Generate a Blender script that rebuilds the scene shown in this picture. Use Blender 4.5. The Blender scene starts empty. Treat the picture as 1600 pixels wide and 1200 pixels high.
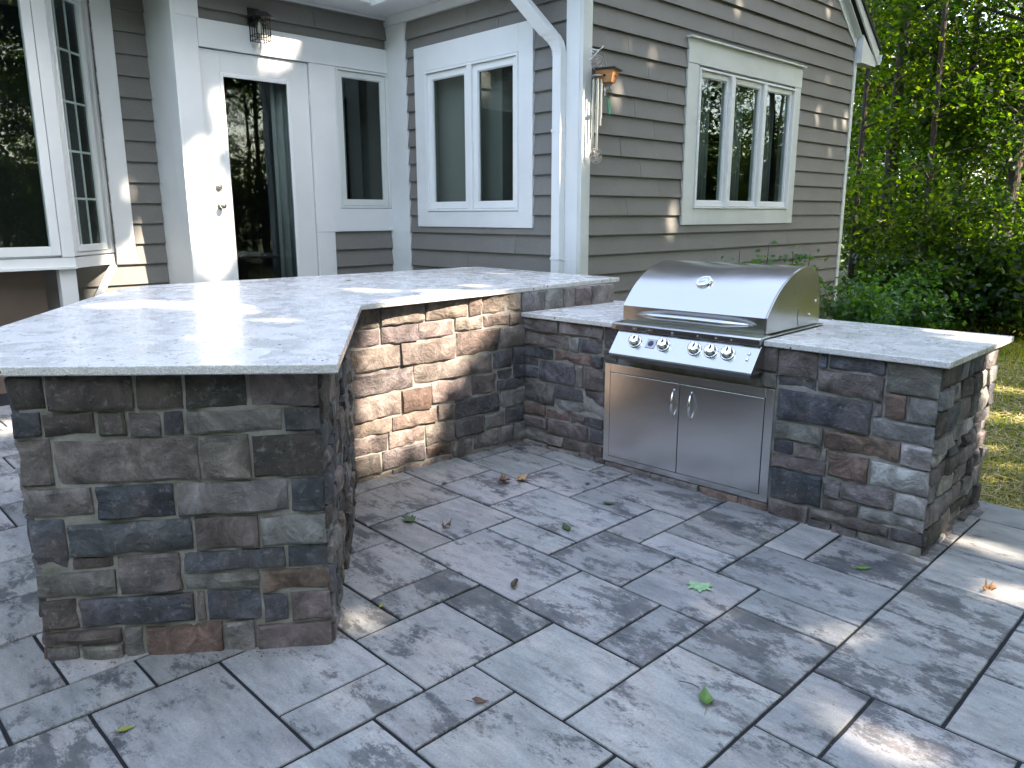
import bpy, bmesh, math, random
from mathutils import Vector, Matrix, noise
import numpy as np

# ------------------------------------------------------------------ camera, sky, sun, exposure
sc = bpy.context.scene
cd = bpy.data.cameras.new('camera')
cam = bpy.data.objects.new('camera', cd)
sc.collection.objects.link(cam)
YAW, PITCH, ROLL = 2.361990, -0.215926, 0.001643
_f = Vector((math.cos(PITCH)*math.cos(YAW), math.cos(PITCH)*math.sin(YAW), math.sin(PITCH)))
_r = Vector((math.sin(YAW), -math.cos(YAW), 0))
_d = _f.cross(_r)
_c, _s = math.cos(ROLL), math.sin(ROLL)
r2 = _c*_r + _s*_d
d2 = -_s*_r + _c*_d
cm = Matrix((r2, -d2, -_f)).transposed().to_4x4()
cm.translation = Vector((3.5058, -3.7103, 1.5303))
cam.matrix_world = cm
cd.sensor_width = 36
cd.lens = 36*1205.05/1600
cd.clip_start = 0.05
cd.clip_end = 600
sc.camera = cam

HA = -0.012344                                   # the house stands a hair off the paving grid
def H2W(x, y, z=0):
    c, s = math.cos(HA), math.sin(HA)
    return Vector((x*c-y*s, x*s+y*c, z))
SUN = H2W(0.70, 0.22, 0.68).normalized()        # direction towards the sun
world = bpy.data.worlds.new('World')
sc.world = world
world.use_nodes = True
wn = world.node_tree.nodes
wl = world.node_tree.links
bg = wn['Background']
sky = wn.new('ShaderNodeTexSky')
sky.sky_type = 'NISHITA'
sky.sun_disc = False
sky.sun_elevation = math.asin(SUN.z)
sky.sun_rotation = math.atan2(SUN.x, SUN.y)
sky.air_density = 1.0
sky.dust_density = 2.4
sky.ozone_density = .6
hs = wn.new('ShaderNodeHueSaturation')          # thin summer haze pales the blue
hs.inputs['Saturation'].default_value = .74
wl.new(sky.outputs[0], hs.inputs['Color'])
wl.new(hs.outputs[0], bg.inputs[0])
bg.inputs[1].default_value = 0.15
sl = bpy.data.lights.new('sun', 'SUN')
sun = bpy.data.objects.new('sun', sl)
sc.collection.objects.link(sun)
sl.energy = 2.6
sl.angle = math.radians(0.53)
sl.color = (1.0, 0.86, 0.70)
sun.rotation_euler = SUN.to_track_quat('Z', 'Y').to_euler()
sc.view_settings.view_transform = 'Standard'
sc.view_settings.look = 'None'
sc.view_settings.exposure = 2.98
sc.view_settings.gamma = 1
sc.view_settings.use_curve_mapping = False
sc.render.engine = 'CYCLES'
sc.cycles.max_bounces = 8
sc.cycles.diffuse_bounces = 4
sc.cycles.glossy_bounces = 4
sc.cycles.transmission_bounces = 6
sc.cycles.transparent_max_bounces = 12
sc.cycles.sample_clamp_indirect = 6
sc.cycles.caustics_reflective = False
sc.cycles.caustics_refractive = False

# ------------------------------------------------------------------ helpers
COL = sc.collection
def tag(o, label=None, cat=None, group=None, kind=None):
    if label: o['label'] = label
    if cat: o['category'] = cat
    if group: o['group'] = group
    if kind: o['kind'] = kind
    return o
def empty(name, loc=(0, 0, 0), rz=0.0, label=None, cat=None, group=None):
    o = bpy.data.objects.new(name, None)
    o.empty_display_size = 0.1
    COL.objects.link(o)
    o.location = loc
    o.rotation_euler = (0, 0, rz)
    return tag(o, label, cat, group)
class MB:
    def __init__(s): s.v = []; s.f = []
    def add(s, vs, fs):
        n = len(s.v); s.v += [tuple(v) for v in vs]; s.f += [tuple(i+n for i in f) for f in fs]
    def box(s, a, b, M=None):
        x0, y0, z0 = a; x1, y1, z1 = b
        vs = [Vector(p) for p in ((x0,y0,z0),(x1,y0,z0),(x1,y1,z0),(x0,y1,z0),(x0,y0,z1),(x1,y0,z1),(x1,y1,z1),(x0,y1,z1))]
        if M is not None: vs = [M @ v for v in vs]
        s.add(vs, [(0,3,2,1),(4,5,6,7),(0,1,5,4),(1,2,6,5),(2,3,7,6),(3,0,4,7)])
        return s
    def tube(s, pts, rad, n=8, cap=True):
        pts = [Vector(p) for p in pts]
        if not isinstance(rad, (list, tuple)): rad = [rad]*len(pts)
        rings = []
        up = Vector((0.13, 0.27, 0.95)).normalized()
        for i, p in enumerate(pts):
            t = (pts[min(i+1, len(pts)-1)] - pts[max(i-1, 0)]).normalized()
            a = t.cross(up)
            if a.length < 1e-3: a = t.cross(Vector((1, 0, 0)))
            a.normalize(); b = t.cross(a)
            rings.append([p + rad[i]*(math.cos(2*math.pi*k/n)*a + math.sin(2*math.pi*k/n)*b) for k in range(n)])
        vs = [v for r in rings for v in r]
        fs = []
        for i in range(len(pts)-1):
            for k in range(n):
                fs.append((i*n+k, i*n+(k+1) % n, (i+1)*n+(k+1) % n, (i+1)*n+k))
        if cap:
            fs.append(tuple(range(n))[::-1]); fs.append(tuple(range((len(pts)-1)*n, len(pts)*n)))
        s.add(vs, fs); return s
    def lathe(s, prof, M, n=24):
        vs = []
        for r, h in prof:
            for k in range(n):
                a = 2*math.pi*k/n
                vs.append(M @ Vector((r*math.cos(a), r*math.sin(a), h)))
        fs = []
        for i in range(len(prof)-1):
            for k in range(n):
                fs.append((i*n+k, i*n+(k+1) % n, (i+1)*n+(k+1) % n, (i+1)*n+k))
        fs.append(tuple(range((len(prof)-1)*n, len(prof)*n)))
        fs.append(tuple(range(n))[::-1])
        s.add(vs, fs); return s
    def prism(s, poly, z0, z1, bev=0.0):
        n = len(poly)
        P = [Vector((p[0], p[1])) for p in poly]
        def inset(d):
            out = []
            for i in range(n):
                a, b, c = P[i-1], P[i], P[(i+1) % n]
                e1 = (b-a).normalized(); e2 = (c-b).normalized()
                n1 = Vector((-e1.y, e1.x)); n2 = Vector((-e2.y, e2.x))
                m = (n1+n2); m = m/(1+n1.dot(n2))
                out.append(b + m*d)
            return out
        rings = [(P, z0), (P, z1)] if not bev else [(inset(bev), z0), (P, z0+bev), (P, z1-bev), (inset(bev*.3), z1-bev*.3), (inset(bev), z1)]
        vs = [(p.x, p.y, z) for ring, z in rings for p in ring]
        fs = []
        for i in range(len(rings)-1):
            for k in range(n):
                fs.append((i*n+k, i*n+(k+1) % n, (i+1)*n+(k+1) % n, (i+1)*n+k))
        fs.append(tuple(range(n))[::-1]); fs.append(tuple(range((len(rings)-1)*n, len(rings)*n)))
        s.add(vs, fs); return s
    def build(s, name, mat, parent=None, smooth=False, color=None, loc=None, bevel=0.0, angle=None):
        me = bpy.data.meshes.new(name)
        me.from_pydata(s.v, [], s.f)
        me.update()
        if smooth:
            me.polygons.foreach_set('use_smooth', [True]*len(me.polygons))
        me.materials.append(mat)
        o = bpy.data.objects.new(name, me)
        COL.objects.link(o)
        if parent: o.parent = parent
        if loc is not None: o.location = loc
        if color: o.color = (*color, 1)
        if bevel:
            m = o.modifiers.new('bevel', 'BEVEL'); m.width = bevel; m.segments = 2; m.limit_method = 'ANGLE'
            m.angle_limit = math.radians(40)
        if angle:
            try: me.set_sharp_from_angle(angle=math.radians(angle))
            except Exception: pass
        return o
def frame(o, t):
    """matrix of a wall frame: local x = along the wall, y = outwards, z = up"""
    t = Vector((t[0], t[1], 0)).normalized()
    n = Vector((t.y, -t.x, 0))
    M = Matrix((t, n, Vector((0, 0, 1)))).transposed().to_4x4()
    M.translation = Vector((o[0], o[1], 0))
    return M

# ------------------------------------------------------------------ materials
def mat(name):
    m = bpy.data.materials.new(name); m.use_nodes = True
    nt = m.node_tree; b = nt.nodes['Principled BSDF']
    return m, nt, b
def N(nt, t, **kw):
    n = nt.nodes.new(t)
    for k, v in kw.items():
        if k == 'op': n.operation = v
        elif k == 'blend': n.data_type = 'RGBA'; n.blend_type = v
        else: setattr(n, k, v)
    return n
def coords(nt, kind='Object', scale=(1, 1, 1), rand=False, rot=None):
    tc = N(nt, 'ShaderNodeTexCoord'); mp = N(nt, 'ShaderNodeMapping')
    mp.inputs['Scale'].default_value = scale
    if rot: mp.inputs['Rotation'].default_value = rot
    nt.links.new(tc.outputs[kind], mp.inputs[0])
    if rand:
        oi = N(nt, 'ShaderNodeObjectInfo'); mu = N(nt, 'ShaderNodeMath', op='MULTIPLY'); mu.inputs[1].default_value = 37.0
        nt.links.new(oi.outputs['Random'], mu.inputs[0])
        cx = N(nt, 'ShaderNodeCombineXYZ')
        for i in range(3): nt.links.new(mu.outputs[0], cx.inputs[i])
        nt.links.new(cx.outputs[0], mp.inputs['Location'])
    return mp.outputs[0]
def noi(nt, vec, scale, detail=6, rough=.55, dist=0.0):
    n = N(nt, 'ShaderNodeTexNoise'); n.inputs['Scale'].default_value = scale
    n.inputs['Detail'].default_value = detail; n.inputs['Roughness'].default_value = rough
    n.inputs['Distortion'].default_value = dist
    nt.links.new(vec, n.inputs['Vector']); return n.outputs[0]
def ramp(nt, fac, pts):
    r = N(nt, 'ShaderNodeValToRGB'); e = r.color_ramp.elements
    while len(e) < len(pts): e.new(0.5)
    for i, (p, c) in enumerate(pts):
        e[i].position = p; e[i].color = (*c, 1) if len(c) == 3 else c
    nt.links.new(fac, r.inputs[0]); return r.outputs[0]
def mix(nt, fac, a, b, blend='MIX'):
    m = N(nt, 'ShaderNodeMix', blend=blend)
    for s, v in ((m.inputs[0], fac), (m.inputs[6], a), (m.inputs[7], b)):
        if isinstance(v, (int, float)): s.default_value = v
        elif isinstance(v, tuple): s.default_value = (*v, 1)
        else: nt.links.new(v, s)
    return m.outputs[2]
def bump(nt, b, h, strength=.4, dist=.01, nrm=None):
    n = N(nt, 'ShaderNodeBump'); n.inputs['Strength'].default_value = strength; n.inputs['Distance'].default_value = dist
    nt.links.new(h, n.inputs['Height'])
    if nrm: nt.links.new(nrm, n.inputs['Normal'])
    if b: nt.links.new(n.outputs[0], b.inputs['Normal'])
    return n.outputs[0]
def g(v): return (v, v, v)

def m_stone():
    m, nt, b = mat('ledge_stone')
    v = coords(nt, rand=True)
    oi = N(nt, 'ShaderNodeObjectInfo')
    n1 = noi(nt, v, 9, 8, .65, .6); n2 = noi(nt, v, 34, 6, .7); n3 = noi(nt, v, 3.5, 4, .6, 1.2)
    f1 = ramp(nt, n1, [(.32, g(.42)), (.50, g(1.0)), (.68, g(1.9))])
    c = mix(nt, 1.0, oi.outputs['Color'], f1, 'MULTIPLY')
    w = ramp(nt, n3, [(.46, g(0)), (.66, g(1))])
    c = mix(nt, w, c, mix(nt, .32, c, (.19, .145, .125)))
    w2 = ramp(nt, n2, [(.55, g(0)), (.74, g(.6))])
    c = mix(nt, w2, c, (.30, .295, .30))
    nt.links.new(c, b.inputs['Base Color'])
    b.inputs['Roughness'].default_value = .82
    h = N(nt, 'ShaderNodeMath', op='ADD'); nt.links.new(n1, h.inputs[0])
    n4 = noi(nt, v, 60, 5, .65); h2 = N(nt, 'ShaderNodeMath', op='MULTIPLY'); h2.inputs[1].default_value = .35
    nt.links.new(n4, h2.inputs[0]); nt.links.new(h2.outputs[0], h.inputs[1])
    bump(nt, b, h.outputs[0], 1.0, .026)
    return m
def m_simple(name, col, rough=.5, metal=0.0, nscale=None, namt=.15, bs=0.0, bscale=80, spec=None, stretch=(1, 1, 1), bd=.002):
    m, nt, b = mat(name)
    if nscale:
        v = coords(nt, scale=stretch, rand=True)
        n = noi(nt, v, nscale, 5)
        c = mix(nt, 1.0, tuple(col), ramp(nt, n, [(.3, g(1-namt)), (.7, g(1+namt))]), 'MULTIPLY')
        nt.links.new(c, b.inputs['Base Color'])
    else: b.inputs['Base Color'].default_value = (*col, 1)
    b.inputs['Roughness'].default_value = rough; b.inputs['Metallic'].default_value = metal
    if spec is not None: b.inputs['Specular IOR Level'].default_value = spec
    if bs:
        v = coords(nt, scale=stretch)
        bump(nt, b, noi(nt, v, bscale, 4), bs, bd)
    return m
def m_mortar():
    m, nt, b = mat('mortar')
    v = coords(nt); n = noi(nt, v, 18, 8, .7); n2 = noi(nt, v, 2.5, 3)
    c = mix(nt, n2, (.27, .255, .22), (.37, .365, .35))
    c = mix(nt, ramp(nt, noi(nt, v, 4, 5, .6), [(.52, g(0)), (.7, g(.6))]), c, (.11, .125, .07))
    c = mix(nt, 1.0, c, ramp(nt, n, [(.3, g(.7)), (.7, g(1.15))]), 'MULTIPLY')
    nt.links.new(c, b.inputs['Base Color']); b.inputs['Roughness'].default_value = .95
    bump(nt, b, noi(nt, v, 70, 6, .7), .8, .006)
    return m
def m_paver():
    m, nt, b = mat('concrete_paver')
    oi = N(nt, 'ShaderNodeObjectInfo')
    tc = N(nt, 'ShaderNodeTexCoord')
    cx = N(nt, 'ShaderNodeCombineXYZ')
    mu = N(nt, 'ShaderNodeMath', op='MULTIPLY'); mu.inputs[1].default_value = 91.0
    nt.links.new(oi.outputs['Random'], mu.inputs[0])
    for i in range(3): nt.links.new(mu.outputs[0], cx.inputs[i])
    add = N(nt, 'ShaderNodeVectorMath', op='ADD')
    nt.links.new(tc.outputs['Object'], add.inputs[0]); nt.links.new(cx.outputs[0], add.inputs[1])
    mp = N(nt, 'ShaderNodeMapping'); mp.inputs['Scale'].default_value = (1, 1.75, 1)
    nt.links.new(add.outputs[0], mp.inputs[0]); v = mp.outputs[0]; vi = add.outputs[0]
    big = noi(nt, v, 3.2, 4, .6, .5); med = noi(nt, v, 15, 12, .86, .2); fine = noi(nt, vi, 130, 4, .7)
    s = N(nt, 'ShaderNodeMath', op='MULTIPLY_ADD'); nt.links.new(med, s.inputs[0]); s.inputs[1].default_value = 1.15
    nt.links.new(big, s.inputs[2])
    sh = N(nt, 'ShaderNodeMath', op='MULTIPLY_ADD')   # each slab has its own share of dark blend
    nt.links.new(oi.outputs['Alpha'], sh.inputs[0]); sh.inputs[1].default_value = .8; nt.links.new(s.outputs[0], sh.inputs[2])
    mr = N(nt, 'ShaderNodeMapRange'); mr.inputs[1].default_value = 1.90; mr.inputs[2].default_value = 1.985
    nt.links.new(sh.outputs[0], mr.inputs[0])
    light = ramp(nt, noi(nt, v, 2.2, 5, .65), [(.35, (.235, .246, .248)), (.5, (.305, .31, .308)), (.64, (.355, .338, .325))])
    tint = ramp(nt, noi(nt, v, 6, 6, .7), [(.36, (.072, .079, .088)), (.52, (.115, .118, .122)), (.66, (.17, .155, .148))])
    c = mix(nt, mr.outputs[0], light, tint)
    v3 = N(nt, 'ShaderNodeMapping'); v3.inputs['Scale'].default_value = (1, 3.2, 1); v3.inputs['Location'].default_value = (7, 3, 1)
    nt.links.new(vi, v3.inputs[0])
    soft = ramp(nt, noi(nt, v3.outputs[0], 5, 9, .75, .3), [(.32, g(.62)), (.5, g(.95)), (.66, g(1.16))])
    c = mix(nt, 1.0, c, soft, 'MULTIPLY')
    flk = ramp(nt, noi(nt, v, 34, 6, .75), [(.60, g(0)), (.68, g(.45))])
    c = mix(nt, flk, c, (.10, .11, .13))
    c = mix(nt, 1.0, c, oi.outputs['Color'], 'MULTIPLY')
    c = mix(nt, 1.0, c, ramp(nt, fine, [(.35, g(.84)), (.65, g(1.1))]), 'MULTIPLY')
    sp = ramp(nt, noi(nt, vi, 45, 2, .5), [(.71, g(0)), (.75, g(.6))])
    c = mix(nt, sp, c, (.06, .06, .07))
    nt.links.new(c, b.inputs['Base Color'])
    rr = ramp(nt, big, [(.35, g(.5)), (.65, g(.72))]); nt.links.new(rr, b.inputs['Roughness'])
    hh = N(nt, 'ShaderNodeMath', op='MULTIPLY_ADD'); nt.links.new(med, hh.inputs[0]); hh.inputs[1].default_value = 2.2; nt.links.new(fine, hh.inputs[2])
    bump(nt, b, hh.outputs[0], .35, .004)
    return m
def m_granite():
    m, nt, b = mat('speckled_granite')
    v = coords(nt)
    base = ramp(nt, noi(nt, v, 6, 6, .6, 1.0), [(.3, (.64, .63, .615)), (.5, (.71, .70, .685)), (.7, (.77, .76, .745))])
    tiny = ramp(nt, noi(nt, v, 160, 3, .6), [(.35, g(.72)), (.6, g(1.06))])
    c = mix(nt, 1.0, base, tiny, 'MULTIPLY')
    gy = ramp(nt, noi(nt, coords(nt, scale=(1, 2.6, 1)), 26, 5, .7, .6), [(.62, g(0)), (.74, g(.25))])
    c = mix(nt, gy, c, (.40, .39, .39))
    vo = N(nt, 'ShaderNodeTexVoronoi'); vo.inputs['Scale'].default_value = 30; vo.inputs['Randomness'].default_value = 1
    wv = N(nt, 'ShaderNodeVectorMath', op='ADD'); nz = N(nt, 'ShaderNodeTexNoise'); nz.inputs['Scale'].default_value = 60
    nt.links.new(v, nz.inputs['Vector']); ms = N(nt, 'ShaderNodeVectorMath', op='SCALE'); ms.inputs['Scale'].default_value = .02
    nt.links.new(nz.outputs['Color'], ms.inputs[0]); nt.links.new(v, wv.inputs[0]); nt.links.new(ms.outputs[0], wv.inputs[1])
    nt.links.new(wv.outputs[0], vo.inputs['Vector'])
    d = ramp(nt, vo.outputs['Distance'], [(.15, g(1)), (.22, g(0))])
    sel = N(nt, 'ShaderNodeSeparateColor'); nt.links.new(vo.outputs['Color'], sel.inputs[0])
    pick = ramp(nt, sel.outputs[0], [(.62, g(0)), (.63, g(1))])
    mk = N(nt, 'ShaderNodeMath', op='MULTIPLY'); nt.links.new(d, mk.inputs[0]); nt.links.new(pick, mk.inputs[1])
    dk = mix(nt, sel.outputs[1], (.03, .03, .035), (.16, .06, .06))
    c = mix(nt, mk.outputs[0], c, dk)
    nt.links.new(c, b.inputs['Base Color'])
    # a film of rain: slick pools and fine droplets
    wet = noi(nt, coords(nt, scale=(1, 1, 1)), 7, 4, .6, .8)
    rr = ramp(nt, wet, [(.40, g(.16)), (.60, g(.38))]); nt.links.new(rr, b.inputs['Roughness'])
    drops = noi(nt, v, 60, 3, .6, .6)
    dh = ramp(nt, drops, [(.50, g(0)), (.62, g(1))])
    bump(nt, b, dh, .55, .004)
    b.inputs['Coat Weight'].default_value = .12; b.inputs['Coat Roughness'].default_value = .08
    b.inputs['Specular IOR Level'].default_value = .42
    return m
def m_siding():
    m, nt, b = mat('painted_clapboard')
    v = coords(nt, scale=(1, 1, 1), rand=True)
    n = noi(nt, v, 1.2, 4, .6); gr = noi(nt, coords(nt, 'Generated', scale=(3, 90, 60)), 3, 4, .6)
    c = mix(nt, 1.0, (.185, .178, .163), ramp(nt, n, [(.3, g(.9)), (.7, g(1.1))]), 'MULTIPLY')
    c = mix(nt, 1.0, c, ramp(nt, noi(nt, v, 60, 5, .7), [(.3, g(.9)), (.7, g(1.08))]), 'MULTIPLY')
    nt.links.new(c, b.inputs['Base Color']); b.inputs['Roughness'].default_value = .62
    bump(nt, b, noi(nt, coords(nt, scale=(4, 4, 30)), 12, 6, .65), .25, .003)
    return m
def m_steel(name='brushed_steel', k=1.0):
    m, nt, b = mat(name)
    v = coords(nt, scale=(1.2, 60, 60))
    n = noi(nt, v, 14, 6, .7)
    c = mix(nt, n, (.46*k, .46*k, .458*k), (.58*k, .577*k, .57*k)); nt.links.new(c, b.inputs['Base Color'])
    b.inputs['Metallic'].default_value = 1
    sm = noi(nt, coords(nt), 4, 4, .6)
    rr = mix(nt, sm, (.17, .17, .17), (.29, .29, .29)); nt.links.new(rr, b.inputs['Roughness'])
    nb_ = bump(nt, None, noi(nt, coords(nt), 3.5, 2), .10, .02)
    bump(nt, b, n, .06, .001, nb_)
    return m
def m_glass(name='window_glass', tint=(.85, .9, .88), refl=1.0):
    m, nt, b = mat(name)
    nt.nodes.remove(b)
    out = nt.nodes['Material Output']
    tr = N(nt, 'ShaderNodeBsdfTransparent'); tr.inputs[0].default_value = (*tint, 1)
    gl = N(nt, 'ShaderNodeBsdfGlossy'); gl.inputs['Roughness'].default_value = .012
    gl.inputs[0].default_value = (1, 1, 1, 1)
    fr = N(nt, 'ShaderNodeFresnel'); fr.inputs[0].default_value = 1.52
    mu = N(nt, 'ShaderNodeMath', op='MULTIPLY'); mu.inputs[1].default_value = 1.35*refl; mu.use_clamp = True
    ge = N(nt, 'ShaderNodeNewGeometry'); iv = N(nt, 'ShaderNodeMath', op='SUBTRACT'); iv.inputs[0].default_value = 1.0
    nt.links.new(ge.outputs['Backfacing'], iv.inputs[1])
    m0 = N(nt, 'ShaderNodeMath', op='MULTIPLY'); nt.links.new(fr.outputs[0], m0.inputs[0]); nt.links.new(iv.outputs[0], m0.inputs[1])
    nt.links.new(m0.outputs[0], mu.inputs[0])
    bp = bump(nt, None, noi(nt, coords(nt), 1.6, 1), .05, .02)
    nt.links.new(bp, gl.inputs['Normal'])
    mx = N(nt, 'ShaderNodeMixShader'); nt.links.new(mu.outputs[0], mx.inputs[0])
    nt.links.new(tr.outputs[0], mx.inputs[1]); nt.links.new(gl.outputs[0], mx.inputs[2])
    nt.links.new(mx.outputs[0], out.inputs[0])
    return m
def m_leaf(name, c1, c2, c3, trans=.6):
    m, nt, b = mat(name)
    out = nt.nodes['Material Output']
    ge = N(nt, 'ShaderNodeNewGeometry'); oi = N(nt, 'ShaderNodeObjectInfo')
    ad = N(nt, 'ShaderNodeMath', op='MULTIPLY_ADD'); nt.links.new(oi.outputs['Random'], ad.inputs[0]); ad.inputs[1].default_value = .35
    sc_ = N(nt, 'ShaderNodeMath', op='MULTIPLY'); sc_.inputs[1].default_value = .75
    nt.links.new(ge.outputs['Random Per Island'], sc_.inputs[0]); nt.links.new(sc_.outputs[0], ad.inputs[2])
    c = ramp(nt, ad.outputs[0], [(.05, c1), (.5, c2), (.95, c3)])
    nt.links.new(c, b.inputs['Base Color']); b.inputs['Roughness'].default_value = .42
    tl = N(nt, 'ShaderNodeBsdfTranslucent')
    tcx = mix(nt, 1.0, c, (4.2, 4.2, .42), 'MULTIPLY'); nt.links.new(tcx, tl.inputs[0])
    mx = N(nt, 'ShaderNodeMixShader'); mx.inputs[0].default_value = trans
    nt.links.new(b.outputs[0], mx.inputs[1]); nt.links.new(tl.outputs[0], mx.inputs[2])
    nt.links.new(mx.outputs[0], out.inputs[0])
    return m
M_STONE = m_stone(); M_MORTAR = m_mortar(); M_PAVER = m_paver(); M_GRANITE = m_granite(); M_SIDING = m_siding()
M_TRIM = m_simple('white_trim_paint', (.74, .76, .76), .45, nscale=2.2, namt=.05, bs=.25, bscale=90, bd=.001)
M_TRIMG = m_simple('greenish_trim_paint', (.66, .685, .655), .5, nscale=3, namt=.08, bs=.3, bscale=70, bd=.001)  # trim paint a little greyer and greener than the white
M_VINYL = m_simple('white_vinyl', (.78, .80, .80), .35, nscale=3, namt=.03)
M_STEEL = m_steel(); M_STEELD = m_steel('door_steel', 1.4)
M_CHROME = m_simple('chrome', (.82, .83, .84), .05, 1.0)
M_DKSTEEL = m_simple('dark_gap', (.02, .02, .022), .6)
M_GLASS = m_glass()
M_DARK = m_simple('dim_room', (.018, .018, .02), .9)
M_CURTAIN = m_simple('curtain_cloth', (.24, .245, .25), .9, nscale=14, namt=.2, stretch=(14, 14, .4))
M_SAND = m_simple('joint_sand', (.010, .011, .016), .95, bs=.9, bscale=160, bd=.004, nscale=60, namt=.35)
M_BLACK = m_simple('black_iron', (.012, .012, .014), .45, .3)
M_WOOD = m_simple('cedar_wood', (.50, .24, .10), .55, nscale=12, namt=.25, stretch=(1, 1, 8))
M_SHINGLE = m_simple('roof_shingle', (.05, .048, .046), .95, nscale=25, namt=.4, bs=.9, bscale=60, bd=.006)
M_BARK = m_simple('tree_bark', (.085, .068, .052), .95, nscale=9, namt=.5, bs=1.0, bscale=14, stretch=(4, 4, .7), bd=.03)
M_EDGE = m_simple('bluestone_edging', (.25, .26, .26), .8, nscale=7, namt=.2, bs=.5, bscale=60, bd=.004)
M_LEAF = m_leaf('maple_foliage', (.010, .028, .009), (.023, .052, .012), (.085, .115, .02))
M_LEAFD = m_leaf('oak_foliage', (.008, .023, .010), (.018, .043, .015), (.050, .082, .022), .46)
M_SHRUB = m_leaf('shrub_foliage', (.03, .085, .03), (.05, .12, .045), (.08, .16, .05), .35)
M_STRAW = m_simple('straw', (.42, .34, .17), .8, nscale=4, namt=.3)
def m_lawn():
    m, nt, b = mat('lawn_soil')
    v = coords(nt)
    c = ramp(nt, noi(nt, v, 1.1, 8, .65), [(.3, (.035, .055, .014)), (.5, (.075, .09, .025)), (.7, (.13, .10, .045))])
    nt.links.new(c, b.inputs['Base Color']); b.inputs['Roughness'].default_value = 1
    bump(nt, b, noi(nt, v, 30, 6, .7), 1, .03)
    return m
M_LAWN = m_lawn()
M_GRASS = m_leaf('grass_blades', (.07, .11, .02), (.12, .16, .03), (.26, .22, .08), .35)

# ------------------------------------------------------------------ ground and paving
GA, GB = -0.015745, -0.006370                  # the patio falls gently away from the house
def gz(x, y): return GA*x + GB*y
def sheet(name, x0, x1, y0, y1, nx, ny, fz, m):
    mb = MB()
    vs = []; fs = []
    for j in range(ny+1):
        for i in range(nx+1):
            x = x0+(x1-x0)*i/nx; y = y0+(y1-y0)*j/ny
            vs.append((x, y, fz(x, y)))
    for j in range(ny):
        for i in range(nx):
            a = j*(nx+1)+i; fs.append((a, a+1, a+nx+2, a+nx+1))
    mb.add(vs, fs); return mb.build(name, m, smooth=True)
def lawn_z(x, y):
    r = max(0, math.hypot(x, y)-9)
    return gz(max(-8, min(8, x)), max(-8, min(8, y))) - .075 + .02*r*noise.noise((x*.05, y*.05, 3)) + (.012*noise.noise((x*.9, y*.9, 1)))
tag(sheet('ground', -150, 150, -150, 150, 150, 150, lawn_z, M_LAWN), 'lawn and woodland floor around the patio', kind='structure')
patio = sheet('patio', -6, 4.6, -7, 1.05, 4, 4, lambda x, y: gz(x, y)-.0035, M_SAND)
patio['kind'] = 'structure'
MOD = 0.21
PAV = [(-1,-3,0,-1),(0,-3,2,-1),(-1,-1,1,1),(1,-1,3,1),(3,-1,4,1),(2,-3,4,-1),(4,-2,7,1),(4,-3,6,-2),(6,-4,7,-2),(3,-5,6,-3),(1,-5,3,-3),(-1,-5,1,-3),
 (4,-6,6,-5),(2,-7,4,-5),(0,-8,2,-5),(-1,-8,0,-5),(2,-8,4,-7),(4,-8,7,-6),(6,-6,8,-4),(7,-4,9,-3),(7,-3,9,-1),(7,-1,9,1),(9,-2,10,1),(10,-2,12,0),
 (10,0,12,2),(10,2,12,5),(9,-4,12,-2),(8,-6,10,-4),(10,-5,12,-4),(10,-7,12,-5),(7,-8,9,-6),(9,-8,10,-6),(10,-10,12,-7),(8,-10,10,-8),(6,-9,8,-8),
 (5,-10,6,-8),(3,-10,5,-8),(6,-11,8,-9),(4,-11,6,-10),(1,-10,3,-8),(5,-13,7,-11),(7,-13,8,-11),(8,-12,9,-10),(9,-12,11,-10),(8,-14,10,-12),
 (5,-15,8,-13),(5,-17,8,-15),(4,-16,5,-14),(4,-14,5,-12),(2,-15,4,-13),(2,-17,4,-15),(12,-3,14,-1),(12,-6,14,-3),(12,-8,13,-6),(13,-8,15,-6),
 (12,-10,14,-8),(14,-4,16,-2),(14,-6,16,-4),(14,-2,16,0),(12,-1,14,1),(12,1,14,3.5),(14,0,16,2),(14,2,16,3.5),(11,-12,13,-10),(15,-8,17,-6),(10,-14,12,-12),
 (14,-10,16,-8),(8,-16,10,-14),(13,-12,15,-10)]
# the part on the house side of the bar, with its own courses
rows = [(-16.6,-15.2),(-15.2,-13.3),(-13.3,-11.5),(-11.5,-9.7),(-9.7,-8.2),(-8.2,-6.27),(-6.27,-5.3),(-5.3,-3.52),(-3.52,-1.62),(-1.62,.26),(.26,2)]
cuts = [[-12.1,-14],[-12.1,-15],[-13.5,-11],[-12.2,-15.5],[-13.0,-15.4],[-14.6,-11.8],[-12.6,-16],[-14.0,-11.9],[-12.7,-15.9],[-11.9,-16.5],[-12.9,-15.6]]
rnd = random.Random(5)
for (a, b), cs in zip(rows, cuts):
    js = sorted(cs + [-19.5, -17.6] + [-9.8+rnd.uniform(-.4,.4), -7.9+rnd.uniform(-.4,.4), -6, -4.1+rnd.uniform(-.5,.5), -2, 0, 2.2, 4.5])
    for j0, j1 in zip(js, js[1:]):
        if j1-j0 < .5: continue
        if a > -1.7 and j0 > -10.5: continue
        PAV.append((a, j0, b, j1))
occ = set()
def cells(r):
    return {(i, j) for i in range(math.floor(r[0]+.05), math.ceil(r[2]-.05)) for j in range(math.floor(r[1]+.05), math.ceil(r[3]-.05))}
for r in PAV: occ |= cells(r)
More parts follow.
